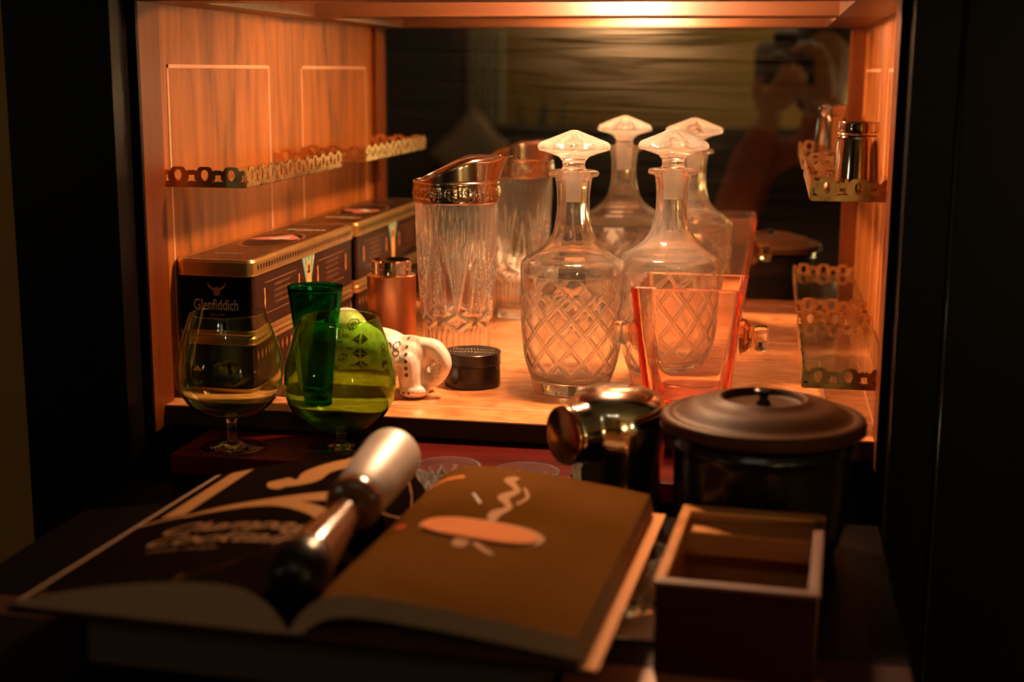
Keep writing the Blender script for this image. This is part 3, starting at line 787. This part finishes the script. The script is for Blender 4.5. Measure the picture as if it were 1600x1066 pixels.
for lab, x, y in (('small cut crystal tumbler behind the book, nearest the muddler head', -.3300, -.527),
                  ('small cut crystal tumbler behind the book, second from the muddler head', -.2650, -.524),
                  ('small cut crystal tumbler behind the book, beside the polished metal vessel', -.1960, -.527),
                  ('small cut crystal tumbler between the open book and the wooden box', -.0890, -.716)):
    o = link('cut_tumbler', tum_me, None, None, label=lab, category='glass', group=tg); o.location = (x, y, FLAP+.0001)
bm = bmesh.new(); box(bm, -.110, -.0605, -.772, -.685, -.0025, 0, 0, .0008)
nap = build('folded_napkin', bm, M_white, None, label='pale folded napkin under the tumbler beside the wooden box', category='napkin')
nap.location = (0, 0, FLAP+.0026)
bpy.data.objects['cut_tumbler.003'].location.z = FLAP+.0027

# ------------------------------------------------------------------ polished metal vessel
mv = thing('metal_vessel', 'polished rounded metal vessel with a short barrel-shaped mouth, behind the book', 'vessel', (-.118, -.537, FLAP), 0)
bm = bmesh.new()
lathe(bm, resample(catmull([(0, .0), (.034, .0), (.0385, .004), (.0375, .02), (.0370, .045), (.0395, .064), (.0425, .082), (.0420, .098), (.0360, .112), (.020, .1200), (0, .1215)], 6), .003), 72)
B = Matrix.Translation((-.004, -.006, .087)) @ Matrix.Rotation(math.radians(224), 4, 'Z') @ Matrix.Rotation(PI/2, 4, 'Y')
lathe(bm, [(0, .0), (.027, 0), (.0262, .02), (.0235, .045), (0, .046)], 56, mtx=B)
me = remesh(bm, .0016, 10)
body = link('vessel_body', me, M_steel, mv)
bm = bmesh.new(); lathe(bm, [(.0185, .0), (.0238, .0), (.0246, .0015), (.0244, .0035), (.0232, .0045), (.0222, .0035), (.0, .0030)], 56, mtx=B @ Matrix.Translation((0, 0, .0455)))
build('mouth_disc', bm, mat('coppery_mouth', (.55, .25, .10), .18, 1.), mv, True, label='copper-coloured round mouth')
bm = bmesh.new()
for k in range(9):
    a = PI*.92+k*.11; ball(bm, (.0385*math.cos(a), .0385*math.sin(a), .046-.0045*k), .0022, 10, 8)
build('beaded_trim', bm, M_silver, mv, True)

# ------------------------------------------------------------------ lidded pot
pt = thing('lidded_pot', 'dark round pot with a bronze lid and small centre knob', 'pot', (.0, -.572, FLAP))
PH = .108
bm = bmesh.new(); lathe(bm, catmull([(0, 0), (.050, 0), (.058, .003), (.0645, .016), (.0675, .034), (.0685, .055), (.0695, .086)], 5)+[(.0712, .089), (.0712, .0915), (.0695, .093), (.0700, PH-.007), (.0, PH-.007)], 96); build('pot_body', bm, M_pot, pt, True)
bm = bmesh.new(); lathe(bm, catmull([(0, PH-.006), (.073, PH-.006), (.0785, PH-.004), (.0800, PH), (.0785, PH+.0035), (.0745, PH+.0048), (.0700, PH+.0040)], 4)+catmull([(.066, PH+.0065), (.055, PH+.0125), (.042, PH+.0150), (.0360, PH+.0175), (.0335, PH+.0180), (.0315, PH+.0160), (.0285, PH+.0125), (.018, PH+.0115), (0, PH+.0115)], 5), 96); lid = build('pot_lid', bm, M_potlid, pt, True)
bm = bmesh.new(); lathe(bm, catmull([(0, PH+.0117), (.006, PH+.0118), (.0035, PH+.0165), (.0048, PH+.0195), (.0078, PH+.0225), (.0065, PH+.0245), (0, PH+.0250)], 4), 32); build('lid_knob', bm, M_pot, lid, True)

# ------------------------------------------------------------------ open book
BX, BZ = -.265, -.0068
BW, BY0, BY1 = .188, -.912, -.622
bk = thing('open_book', 'open cocktail book with black left page and coupe picture on the right page', 'book', (BX, (BY0+BY1)/2, BZ), math.radians(-3.2))
HY = (BY1-BY0)/2
def page_z(s, u):
    """height of the page surface at distance u (0 gutter .. 1 fore-edge) on side s"""
    h = .029 if s > 0 else .028
    rise = 1-math.exp(-u/.075)
    return .0055+h*rise*(1-(.52*u**1.7 if s > 0 else .96*u**2.1))*(1-.12*max(0, .15-u)/.15)
def PW(s): return BW-(.0125 if s > 0 else .006)
def P3(s, u, v, dz=0): return (s*u*PW(s), v*(HY-.004), page_z(s, u)+dz)
bm = bmesh.new()
for s in (-1, 1): box(bm, min(s*.006, s*BW), max(s*.006, s*BW), -HY, HY, 0, .0028, 0, .0006)
box(bm, -.009, .009, -HY, HY, .0, .0022, 0)
cover = build('book_cover', bm, M_black, bk)
bm = bmesh.new(); box(bm, BW-.0115, BW-.0002, -HY+.0006, HY-.0006, .0029, .0036); build('cover_lining', bm, M_board, bk, label='orange inner margin of the cover')
bm = bmesh.new()
for s in (-1, 1): box(bm, min(s*.008, s*(BW-.012)), max(s*.008, s*(BW-.012)), -HY+.002, HY-.002, .0028, .0034, 0)
build('endpaper', bm, M_endp, bk)
for s, pm in ((-1, M_pageL), (1, M_pageR)):
    bm = bmesh.new(); NU, NV = 40, 6
    top = [[bm.verts.new(P3(s, u/NU, -1+2*v/NV)) for v in range(NV+1)] for u in range(NU+1)]
    def low(u): return .0037 if s < 0 else max(.0037, page_z(s, u)-.0135)
    # pages fan: the fore-edge slopes outward at the bottom
    bot = [[bm.verts.new((s*u/NU*PW(s)+(s*.003*(u/NU)), (-1+2*v/NV)*(HY-.004), low(u/NU))) for v in range(NV+1)] for u in range(NU+1)]
    for a in range(NU):
        for v in range(NV):
            f = bm.faces.new((top[a][v], top[a+1][v], top[a+1][v+1], top[a][v+1])); f.material_index = 1
            bm.faces.new((bot[a][v], bot[a+1][v], bot[a+1][v+1], bot[a][v+1]))
        bm.faces.new((top[a][0], top[a+1][0], bot[a+1][0], bot[a][0])); bm.faces.new((top[a][NV], top[a+1][NV], bot[a+1][NV], bot[a][NV]))
    for v in range(NV):
        bm.faces.new((top[NU][v], top[NU][v+1], bot[NU][v+1], bot[NU][v])); bm.faces.new((top[0][v], top[0][v+1], bot[0][v+1], bot[0][v]))
    pg = build('page_block', bm, [M_paper, pm], bk)
# print lying on the pages (follows their curve)
def on_page(bm, s, pts, mi=0, dz=.0004):
    flat(bm, [P3(s, p[0], p[1], dz) for p in pts], mi)
def ribbon(bm, s, pts, wd, mi=0, n=10, dz=.0004):
    pts = catmull(pts, n)
    asp = (HY-.004)/(BW-.006)
    L, R = [], []
    for i, p in enumerate(pts):
        a, b = pts[max(i-1, 0)], pts[min(i+1, len(pts)-1)]
        dx, dy = b[0]-a[0], (b[1]-a[1])*asp; l = math.hypot(dx, dy) or 1
        w_ = (wd(i/(len(pts)-1)) if callable(wd) else wd)
        nx, ny = -dy/l*w_, dx/l*w_/asp
        L.append(bm.verts.new(P3(s, max(0, p[0]+nx), p[1]+ny, dz))); R.append(bm.verts.new(P3(s, max(0, p[0]-nx), p[1]-ny, dz)))
    for i in range(len(pts)-1):
        f = bm.faces.new((L[i], L[i+1], R[i+1], R[i])); f.material_index = mi
def page_text(bm, txt, size, s, u0, v0, shear=.35, bold=0, sx=1., mi=0):
    me = text_mesh(txt, size, shear=shear, bold=bold, sx=sx, align='LEFT')
    b2 = bmesh.new(); b2.from_mesh(me)
    bmesh.ops.triangulate(b2, faces=b2.faces)
    bmesh.ops.subdivide_edges(b2, edges=[e for e in b2.edges if e.calc_length() > .006], cuts=2)
    mp = {}
    for v in b2.verts:
        X = v.co.x-(1-u0)*(BW-.006) if s < 0 else v.co.x+u0*(BW-.006)
        u = abs(X)/(BW-.006); mp[v] = bm.verts.new((X, v0*(HY-.004)+v.co.y, page_z(s, min(1, u))+.0005))
    for f in b2.faces:
        g = bm.faces.new([mp[v] for v in f.verts]); g.material_index = mi
    b2.free()
bm = bmesh.new()
on_page(bm, -1, [(0, -.99), (.40, -.97), (.30, -.75), (.20, -.45), (.13, -.1), (.08, .3), (.0, .4)], 2, .0003)
on_page(bm, -1, [(.93, -.99), (.93, -.93), (.40, -.90), (.40, -.99)], 2, .0003)
on_page(bm, -1, [(.972, -1), (1, -1), (1, 1), (.972, 1)], 3, .0003)
# left page: pale upright bar and a great swash numeral, then the recipe's title in script
on_page(bm, -1, [(.905, .10), (.905, .96), (.80, .96), (.80, .10)])
ribbon(bm, -1, [(.56, .60), (.50, .50), (.42, .56), (.42, .74), (.32, .90), (.16, .90), (.07, .66), (.12, .38), (.36, .22), (.62, .12), (.76, .06)], lambda t: .012+.062*math.sin(min(1, t*1.02)*PI)**.8+(.03 if t < .12 else 0))
ribbon(bm, -1, [(.78, .04), (.60, .12), (.40, .14), (.22, .04), (.08, -.08)], lambda t: .008+.05*t**.8)
ribbon(bm, -1, [(.97, .02), (.85, .05), (.72, .06)], .012)
page_text(bm, 'Champagne', .030, -1, .215, -.27, .55, .0003, .98, 1)
page_text(bm, 'Cocktail', .030, -1, .225, -.46, .55, .0003, 1.0, 1)
page_text(bm, 'classic recipe', .008, -1, .30, -.56, .2, 0, 1.2, 1)
build('page_lettering', bm, [M_tan, M_script, M_pageR, M_paper], bk)
bm = bmesh.new()
def elp(cx, cy, a, b, rot, mi, dz, n=32, sq_=.6):
    pts = []
    for k in range(n):
        t = 2*PI*k/n; x = a*abs(math.cos(t))**sq_*math.copysign(1, math.cos(t)); y = b*math.sin(t)
        pts.append((cx+x*math.cos(rot)-y*math.sin(rot), cy+x*math.sin(rot)+y*math.cos(rot)))
    c = bm.verts.new(P3(1, cx, cy, dz)); vs = [bm.verts.new(P3(1, p[0], p[1], dz)) for p in pts]
    for k in range(n): f = bm.faces.new((c, vs[k], vs[(k+1) % n])); f.material_index = mi
elp(.47, -.03, .245, .150, .03, 1, .0004); elp(.465, -.045, .226, .124, .03, 0, .0018)
ribbon(bm, 1, [(.48, .10), (.47, .24), (.50, .36), (.45, .50), (.48, .64), (.42, .78), (.44, .86)], lambda t: .014+.012*math.sin(t*9)**2, 1)
ribbon(bm, 1, [(.52, .42), (.54, .56), (.50, .70)], .008, 1)
elp(.43, -.22, .03, .07, 0, 1, .0004); ribbon(bm, 1, [(.48, -.20), (.53, -.27), (.57, -.31)], .014, 1)
elp(.155, -.08, .022, .028, 0, 2, .0004)
ribbon(bm, 1, [(.03, .62), (.12, .72), (.22, .78)], .020, 0)
ribbon(bm, 1, [(.32, .50), (.38, .36)], .005, 3)
build('page_print', bm, [M_pgorange, M_pgpale, M_pgred, mat('grey_blue_print', (.30, .27, .25), .5)], bk)

cb = thing('closed_book', 'dark closed book lying flat beneath the open cocktail book', 'book', (BX, -.775, FLAP+.0001), math.radians(-3.2))
bm = bmesh.new(); box(bm, -.150, .150, -.118, .118, 0, .0035, 0, .0008); box(bm, -.150, .150, -.118, .118, .0370, .0405, 0, .0008); box(bm, -.150, -.1465, -.118, .118, .0035, .037)
build('book_cover', bm, M_black, cb)
bm = bmesh.new(); box(bm, -.146, .147, -.115, .115, .0036, .0369); build('page_block', bm, mat('dark_page_edges', (.05, .03, .02), .8), cb)

# ------------------------------------------------------------------ muddler lying on the book
def muddler():
    a = Vector((-.2665, -.690, .0500)); b = Vector((-.2705, -.893, .0315))
    L = (a-b).length
    t = thing('muddler', 'bar muddler with pale metal head and dark turned wooden handle lying on the book', 'muddler', (b.x, b.y, b.z))
    q = (a-b).to_track_quat('Z', 'Y').to_matrix().to_4x4()
    def part(n, pr, m, **k):
        bm = bmesh.new(); lathe(bm, pr, 56, mtx=q); return build(n, bm, m, t, True, **k)
    part('handle', catmull([(0, -.019), (.009, -.0175), (.0155, -.011), (.0190, .0), (.0184, .010), (.0165, .018)], 5), M_mudblk, label='black rounded handle end')
    part('shaft', catmull([(.0165, .018), (.0155, .034), (.0135, .055), (.0108, .078), (.0092, .098)], 5), M_mudwood)
    part('collar', catmull([(.0092, .098), (.0150, .1), (.0185, .103), (.0190, .110), (.0178, .114)], 4), M_mudwood)
    part('head', [(.0175, .114), (.0185, .116), (.0200, .140), (.0214, .180), (.0218, .192), (.0212, .198), (.0185, .2030), (0, .2036)], M_mudhead, label='pale brushed metal head').modifiers.new('e', 'EDGE_SPLIT')
    return t
muddler()

# ------------------------------------------------------------------ open wooden box
wb = thing('wooden_box', 'open rectangular wooden box in front of the lidded pot', 'box', (-.008, -.744, FLAP), math.radians(-3))
W, D, H, T = .0500, .080, .060, .0045
bm = bmesh.new()
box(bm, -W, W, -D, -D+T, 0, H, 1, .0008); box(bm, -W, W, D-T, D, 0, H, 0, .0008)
box(bm, -W, -W+T, -D+T, D-T, 0, H, 0, .0008); box(bm, W-T, W, -D+T, D-T, 0, H, 0, .0008)
box(bm, -W+T, W-T, -D+T, D-T, 0, .004, 2)
build('box_wall', bm, [M_boxw, M_boxd, M_edge], wb)
bm = bmesh.new()
box(bm, -W+T, W-T, D-T-.030, D-T, H-.010, H-.006, 0, .0005); box(bm, -W+T, W-T, D-T-.032, D-T-.027, H-.022, H-.010, 0)
build('inner_ledge', bm, M_boxw, wb)
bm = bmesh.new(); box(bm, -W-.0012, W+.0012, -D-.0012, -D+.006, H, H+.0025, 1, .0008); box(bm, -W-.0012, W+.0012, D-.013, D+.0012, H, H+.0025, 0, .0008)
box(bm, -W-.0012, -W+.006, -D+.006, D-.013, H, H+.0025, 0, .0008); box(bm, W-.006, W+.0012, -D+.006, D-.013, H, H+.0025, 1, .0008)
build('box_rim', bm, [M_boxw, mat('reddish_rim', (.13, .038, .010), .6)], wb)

# ------------------------------------------------------------------ room furniture seen in the mirror
sofa = thing('sofa', 'dark sofa against the far wall, seen in the mirror', 'sofa', (-.62, -3.55, -1.25))
bm = bmesh.new(); box(bm, -1.1, 1.1, -.40, .45, .12, .45, 0, .05); build('seat', bm, M_sofa, sofa)
bm = bmesh.new(); box(bm, -1.1, 1.1, -.55, -.33, .15, 1.36, 0, .06); build('backrest', bm, M_sofa, sofa)
for s in (-1, 1):
    bm = bmesh.new(); box(bm, s*1.2-.12, s*1.2+.12, -.5, .45, .12, .78, 0, .05); build('armrest', bm, M_sofa, sofa)
for x in (-1.1, 1.1):
    for y in (-.42, .36):
        bm = bmesh.new(); box(bm, x-.03, x+.03, y-.03, y+.03, 0, .125); build('leg', bm, M_dark, sofa)
def cushion(lab, loc, rot, s=.24):
    bm = bmesh.new(); bmesh.ops.create_grid(bm, x_segments=16, y_segments=16, size=1)
    top = [v for v in bm.verts]
    for v in top:
        x, y = v.co.x, v.co.y; h = .32*((1-x**4)*(1-y**4))**.5; v.co = Vector((x*(1-.08*(1-abs(y))), y*(1-.08*(1-abs(x))), h))
    r = bmesh.ops.duplicate(bm, geom=bm.faces[:]+bm.verts[:]+bm.edges[:])
    for v in [g for g in r['geom'] if isinstance(g, bmesh.types.BMVert)]: v.co.z *= -1
    bmesh.ops.remove_doubles(bm, verts=bm.verts, dist=1e-4)
    for v in bm.verts: v.co *= s
    o = build('cushion', bm, M_cush, None, True, label=lab, category='cushion', group='cushions on the sofa'); o.location = loc; o.rotation_euler = rot
cushion('beige cushion on the sofa with one corner pointing up, seen in the mirror', (-1.17, -3.80, .00), (PI/2-.2, .78, 0), .14)
cushion('beige cushion leaning square against the middle of the sofa back', (-.15, -3.70, -.50), (PI/2-.2, .1, 0), .24)
bc = thing('bookcase', 'dark tall bookcase beside the sofa, seen in the mirror', 'bookcase', (-1.66, -4.37, -1.25))
bm = bmesh.new(); box(bm, -.38, -.35, -.11, .11, 0, 2.3); box(bm, .28, .31, -.11, .11, 0, 2.3); box(bm, -.35, .28, .10, .11, 0, 2.3); build('carcass', bm, M_dark, bc)
for z in (.05, .5, .95, 1.38, 1.75, 2.27):
    bm = bmesh.new(); box(bm, -.35, .28, -.11, .10, z, z+.025); build('shelf', bm, M_dark, bc)
for k, (x, h, m) in enumerate(((-.28, .26, M_cush), (-.06, .22, M_skin), (.16, .20, M_cush))):
    bm = bmesh.new(); lathe(bm, catmull([(0, 0), (.04, 0), (.06, h*.35), (.05, h*.6), (.02, h*.85), (.026, h)], 4)+[(.02, h), (0, h-.02)], 28)
    o = build('vase', bm, m, None, True, label=('tall pale vase', 'reddish vase', 'short pale vase')[k]+' on the dark bookcase shelf, seen in the mirror', category='vase', group='vases on the bookcase')
    o.location = (-1.66+x, -4.37, -1.25+1.4051)
cu = bmesh.new(); N = 30
rows = [[cu.verts.new((-1.335+.006*i, -4.42+.015*math.sin(i*1.3), z)) for z in (-.22, .4, 1.2)] for i in range(N)]
for a, b in zip(rows, rows[1:]):
    for k in range(2): cu.faces.new((a[k], b[k], b[k+1], a[k+1]))
c_o = build('curtain', cu, mat('pale_curtain', (.42, .35, .22), .9), None, True, label='narrow pale curtain hanging on the far wall beside the bookcase', category='curtain')
c_o.modifiers.new('t', 'SOLIDIFY').thickness = .004
lp2 = thing('potted_plant', 'dark leafy potted plant standing behind the sofa back, seen in the mirror', 'plant', (-1.02, -4.28, -1.25))
bm = bmesh.new(); lathe(bm, [(0, 0), (.10, 0), (.13, .28), (.12, .28), (.115, .25), (0, .25)], 32); build('plant_pot', bm, M_dark, lp2, True)
bm = bmesh.new()
for k in range(26):
    a = k*2.4; lean = .04+.12*random.random(); hh = 1.15+.40*random.random(); wd = .028
    c0 = Vector((.02*math.cos(a), .02*math.sin(a), .25)); c1 = Vector((lean*math.cos(a), lean*.6*math.sin(a), hh))
    n = Vector((-math.sin(a), math.cos(a), 0)); prev = None
    for q in range(9):
        t = q/8; c = c0.lerp(c1, t)+Vector((math.cos(a), math.sin(a)*.6, 0))*.06*t*t; ww = wd*max(0, math.sin(min(1, t*1.02)*PI))**.6*(.4+t)
        pr_ = (bm.verts.new(c+n*ww+Vector((0, 0, .0))), bm.verts.new(c-n*ww))
        if prev: bm.faces.new((prev[0], prev[1], pr_[1], pr_[0]))
        prev = pr_
fo = build('leaves', bm, M_leaf, lp2, True); fo.modifiers.new('t', 'SOLIDIFY').thickness = .002

# room lamps (they light the room dimly and glint in the glasses; the far one is added)
def floor_lamp(lab, loc, col, s, h=1.55, hx=.06, hh=.15):
    t = thing('floor_lamp', lab, 'lamp', loc)
    bm = bmesh.new(); lathe(bm, [(0, 0), (.13, 0), (.13, .015), (.02, .025), (0, .025)], 32); build('base', bm, M_dark, t)
    bm = bmesh.new(); tube(bm, [(0, 0, .02), (0, 0, h+.02)], .010); build('pole', bm, M_dark, t)
    bm = bmesh.new(); lathe(bm, [(hx, h), (hx*.85, h+hh), (hx*.82, h+hh), (hx*.97, h)], 32); build('lamp_shade', bm, emit('shade_glow', col, s), t, True)
floor_lamp('slim floor lamp with white shade left of the photographer', (-1.75, -2.2, -1.25), (.90, .92, .62), ROOM_L*8, 1.52, .022, .13)
floor_lamp('slim floor lamp with white shade right of the photographer', (1.05, -2.0, -1.25), (.85, .95, .60), ROOM_L*8, 1.42, .02, .12)
floor_lamp('added floor lamp with warm shade brightening the far wall, out of the mirror', (1.35, -4.2, -1.25), (1.0, .74, .30), ROOM_L*9, 1.35, .12, .26)  # added lamp, itself unseen, that brightens the wall reflected in the mirror
sb = thing('spotlight_bar', 'ceiling bar with three small bulbs above the photographer', 'lamp', (-.35, -2.75, 1.35))
bm = bmesh.new(); box(bm, -.5, .5, -.03, .03, -.04, 0, 0, .004); build('bar', bm, M_dark, sb)
for x in (-.40, -.02, .42):
    bm = bmesh.new(); ball(bm, (x, 0, -.075), .018); build('bulb', bm, emit('spot_glow', (1, .85, .66), 55), sb, True)

# ------------------------------------------------------------------ the photographer
pc = thing('camera_body', 'black camera held up to the photographer\'s face, seen in the mirror', 'camera', tuple(CAM+Vector((0, -.004, 0))))
def dirm(y): return y
look = fw
qc = Matrix((r2, fw, u2)).transposed().to_4x4()          # local x right, y forward, z up
bm = bmesh.new(); lathe(bm, [(.036, 0), (.039, 0), (.040, -.03), (.036, -.045), (.034, -.10), (0, -.10)], 48, mtx=qc @ Matrix.Rotation(-PI/2, 4, 'X')); build('lens_barrel', bm, M_camb, pc, True)
bm = bmesh.new(); lathe(bm, [(.034, -.03), (.034, -.028), (.030, -.026), (0, -.020)], 40, mtx=qc @ Matrix.Rotation(-PI/2, 4, 'X')); build('front_element', bm, M_lens, pc, True)
bm = bmesh.new(); box(bm, -.070, .070, -.165, -.10, -.050, .045, 0, .008); box(bm, -.030, .030, -.165, -.105, .044, .072, 0, .008); box(bm, -.072, -.045, -.16, -.09, -.05, .04, 0, .008)
for v in bm.verts: v.co = qc @ v.co
build('housing', bm, M_camb, pc)

ph = thing('person', 'photographer in a rust sweater raising a camera, reflected in the mirror', 'person', (.14, -1.93, -1.25))
O = Vector((.14, -1.93, -1.25))
def rel(p): return Vector(p)-O
bm = bmesh.new()
HD = (.112, -1.905, .345)
ball(bm, rel(HD), 1, 32, 22, (.078, .095, .112)); ball(bm, rel((.112, -1.875, .30)), 1, 24, 16, (.058, .07, .075))
capsule(bm, rel((.112, -1.81, .335)), rel((.112, -1.80, .322)), .010, .014)                    # nose
ball(bm, rel((.112, -1.81, .285)), 1, 16, 10, (.024, .012, .008)); ball(bm, rel((.112, -1.812, .273)), 1, 16, 10, (.020, .012, .008))
ball(bm, rel((.112, -1.822, .247)), 1, 14, 10, (.022, .018, .016))                             # chin
for s in (-1, 1):
    ball(bm, rel((.112+s*.080, -1.905, .335)), 1, 14, 12, (.010, .020, .032))                  # ears
    ball(bm, rel((.112+s*.030, -1.820, .372)), 1, 14, 8, (.020, .010, .007))                   # brows
capsule(bm, rel((.12, -1.925, .27)), rel((.125, -1.94, .15)), .052, .058)                      # neck
capsule(bm, rel((-.04, -1.94, .10)), rel((.29, -1.95, .10)), .060, .060)                       # shoulders
torso(bm, rel((.13, -1.95, 0)), [(-.54, .150, .105), (-.46, .160, .112), (-.34, .146, .104), (-.24, .138, .098), (-.10, .152, .105), (.03, .165, .108), (.11, .150, .085), (.15, .08, .06)])
# left arm supports the lens, right arm grips the body
capsule(bm, rel((-.05, -1.93, .09)), rel((-.115, -1.80, -.10)), .052, .042); capsule(bm, rel((-.115, -1.80, -.10)), rel((-.012, -1.715, .225)), .040, .027)
capsule(bm, rel((.30, -1.94, .09)), rel((.345, -1.86, -.12)), .052, .042); capsule(bm, rel((.345, -1.86, -.12)), rel((.125, -1.775, .262)), .040, .026)
for s in (-1, 1):
    capsule(bm, rel((.13+s*.085, -1.95, -.46)), rel((.13+s*.10, -1.92, -.80)), .085, .055); capsule(bm, rel((.13+s*.10, -1.92, -.80)), rel((.13+s*.105, -1.96, -1.15)), .055, .038)
    capsule(bm, rel((.13+s*.105, -1.975, -1.205)), rel((.13+s*.12, -1.84, -1.222)), .040, .026)
# hands: palms and five separate fingers closing on lens and grip
def hand(palm, fdir, curl, thumb):
    palm = Vector(palm); fdir = Vector(fdir).normalized(); curl = Vector(curl).normalized(); side = fdir.cross(curl).normalized()
    for k in (-1, -.33, .33, 1): capsule(bm, rel(palm-fdir*.035+side*k*.020), rel(palm+fdir*.035+side*k*.030), .013, .012)
    for k, ln in ((-1.05, .85), (-.35, 1.), (.35, .95), (1.05, .78)):
        p0 = palm+fdir*.042+side*k*.028; d1 = (fdir+curl*.5).normalized(); d2 = (fdir*.3+curl).normalized(); d3 = (curl-fdir*.35).normalized()
        p1 = p0+d1*.036*ln; p2 = p1+d2*.025*ln; p3 = p2+d3*.018*ln
        capsule(bm, rel(p0), rel(p1), .0095, .009); capsule(bm, rel(p1), rel(p2), .009, .0085); capsule(bm, rel(p2), rel(p3), .0085, .0075)
    s = thumb; p0 = palm-fdir*.015+side*s*.034; p1 = p0+(side*s*.6+fdir*.6+curl*.4).normalized()*.034; p2 = p1+(fdir*.5+curl*.8).normalized()*.028
    capsule(bm, rel(p0), rel(p1), .013, .011); capsule(bm, rel(p1), rel(p2), .0105, .009)
hand((-.004, -1.705, .262), (.25, .45, .25), (.35, .1, 1), -1)
hand((.098, -1.755, .318), (-.25, .15, .9), (-.6, .9, .0), 1)
sk = remesh(bm, .0052, 3); link('body', sk, M_skin, ph)
# hair
bm = bmesh.new(); ball(bm, rel((.112, -1.922, .370)), 1, 32, 22, (.086, .098, .106)); ball(bm, rel((.112, -1.955, .31)), 1, 24, 16, (.080, .07, .10))
hm = remesh(bm, .008, 2); link('hair', hm, M_hair, ph)
# sweater: sleeves and torso a little larger than the body
bm = bmesh.new()
capsule(bm, rel((-.04, -1.94, .10)), rel((.29, -1.95, .10)), .070, .070)
torso(bm, rel((.13, -1.95, 0)), [(-.52, .172, .124), (-.46, .174, .124), (-.34, .160, .117), (-.24, .152, .111), (-.10, .165, .117), (.03, .178, .120), (.12, .162, .096), (.165, .09, .07)])
capsule(bm, rel((-.05, -1.93, .09)), rel((-.115, -1.80, -.10)), .062, .056); capsule(bm, rel((-.115, -1.80, -.10)), rel((-.030, -1.727, .170)), .054, .042)
capsule(bm, rel((.30, -1.94, .09)), rel((.345, -1.86, -.12)), .062, .056); capsule(bm, rel((.345, -1.86, -.12)), rel((.158, -1.785, .205)), .054, .042)
capsule(bm, rel((.12, -1.925, .16)), rel((.122, -1.935, .205)), .064, .060)
sw = remesh(bm, .009, 3); link('sweater', sw, M_sweat, ph)
bm = bmesh.new()
torso(bm, rel((.13, -1.95, 0)), [(-.49, .188, .138), (-.44, .186, .136), (-.34, .171, .128), (-.24, .163, .121), (-.10, .175, .128), (.0, .184, .131), (.07, .165, .126), (.11, .12, .112)])
link('vest', remesh(bm, .009, 2), M_vest, ph)
bm = bmesh.new()
ball(bm, rel((.13, -1.95, -.50)), 1, 28, 18, (.165, .118, .09))
for s in (-1, 1):
    capsule(bm, rel((.13+s*.085, -1.95, -.48)), rel((.13+s*.10, -1.92, -.80)), .094, .066); capsule(bm, rel((.13+s*.10, -1.92, -.80)), rel((.13+s*.105, -1.96, -1.15)), .064, .052)
link('trousers', remesh(bm, .010, 3), M_jean, ph)
for s in (-1, 1):
    bm = bmesh.new(); ball(bm, rel((.112+s*.030, -1.826, .350)), 1, 16, 12, (.013, .009, .006)); ey = build('eye', bm, M_eye, ph, True)
    bm = bmesh.new(); ball(bm, rel((.112+s*.030, -1.8185, .350)), .0042, 12, 8, (1, .6, 1)); build('pupil', bm, M_hair, ey, True)
    bm = bmesh.new(); capsule(bm, rel((.13+s*.105, -1.985, -1.20)), rel((.13+s*.122, -1.83, -1.215)), .047, .034); link('shoe', remesh(bm, .008, 2), M_dark, ph)
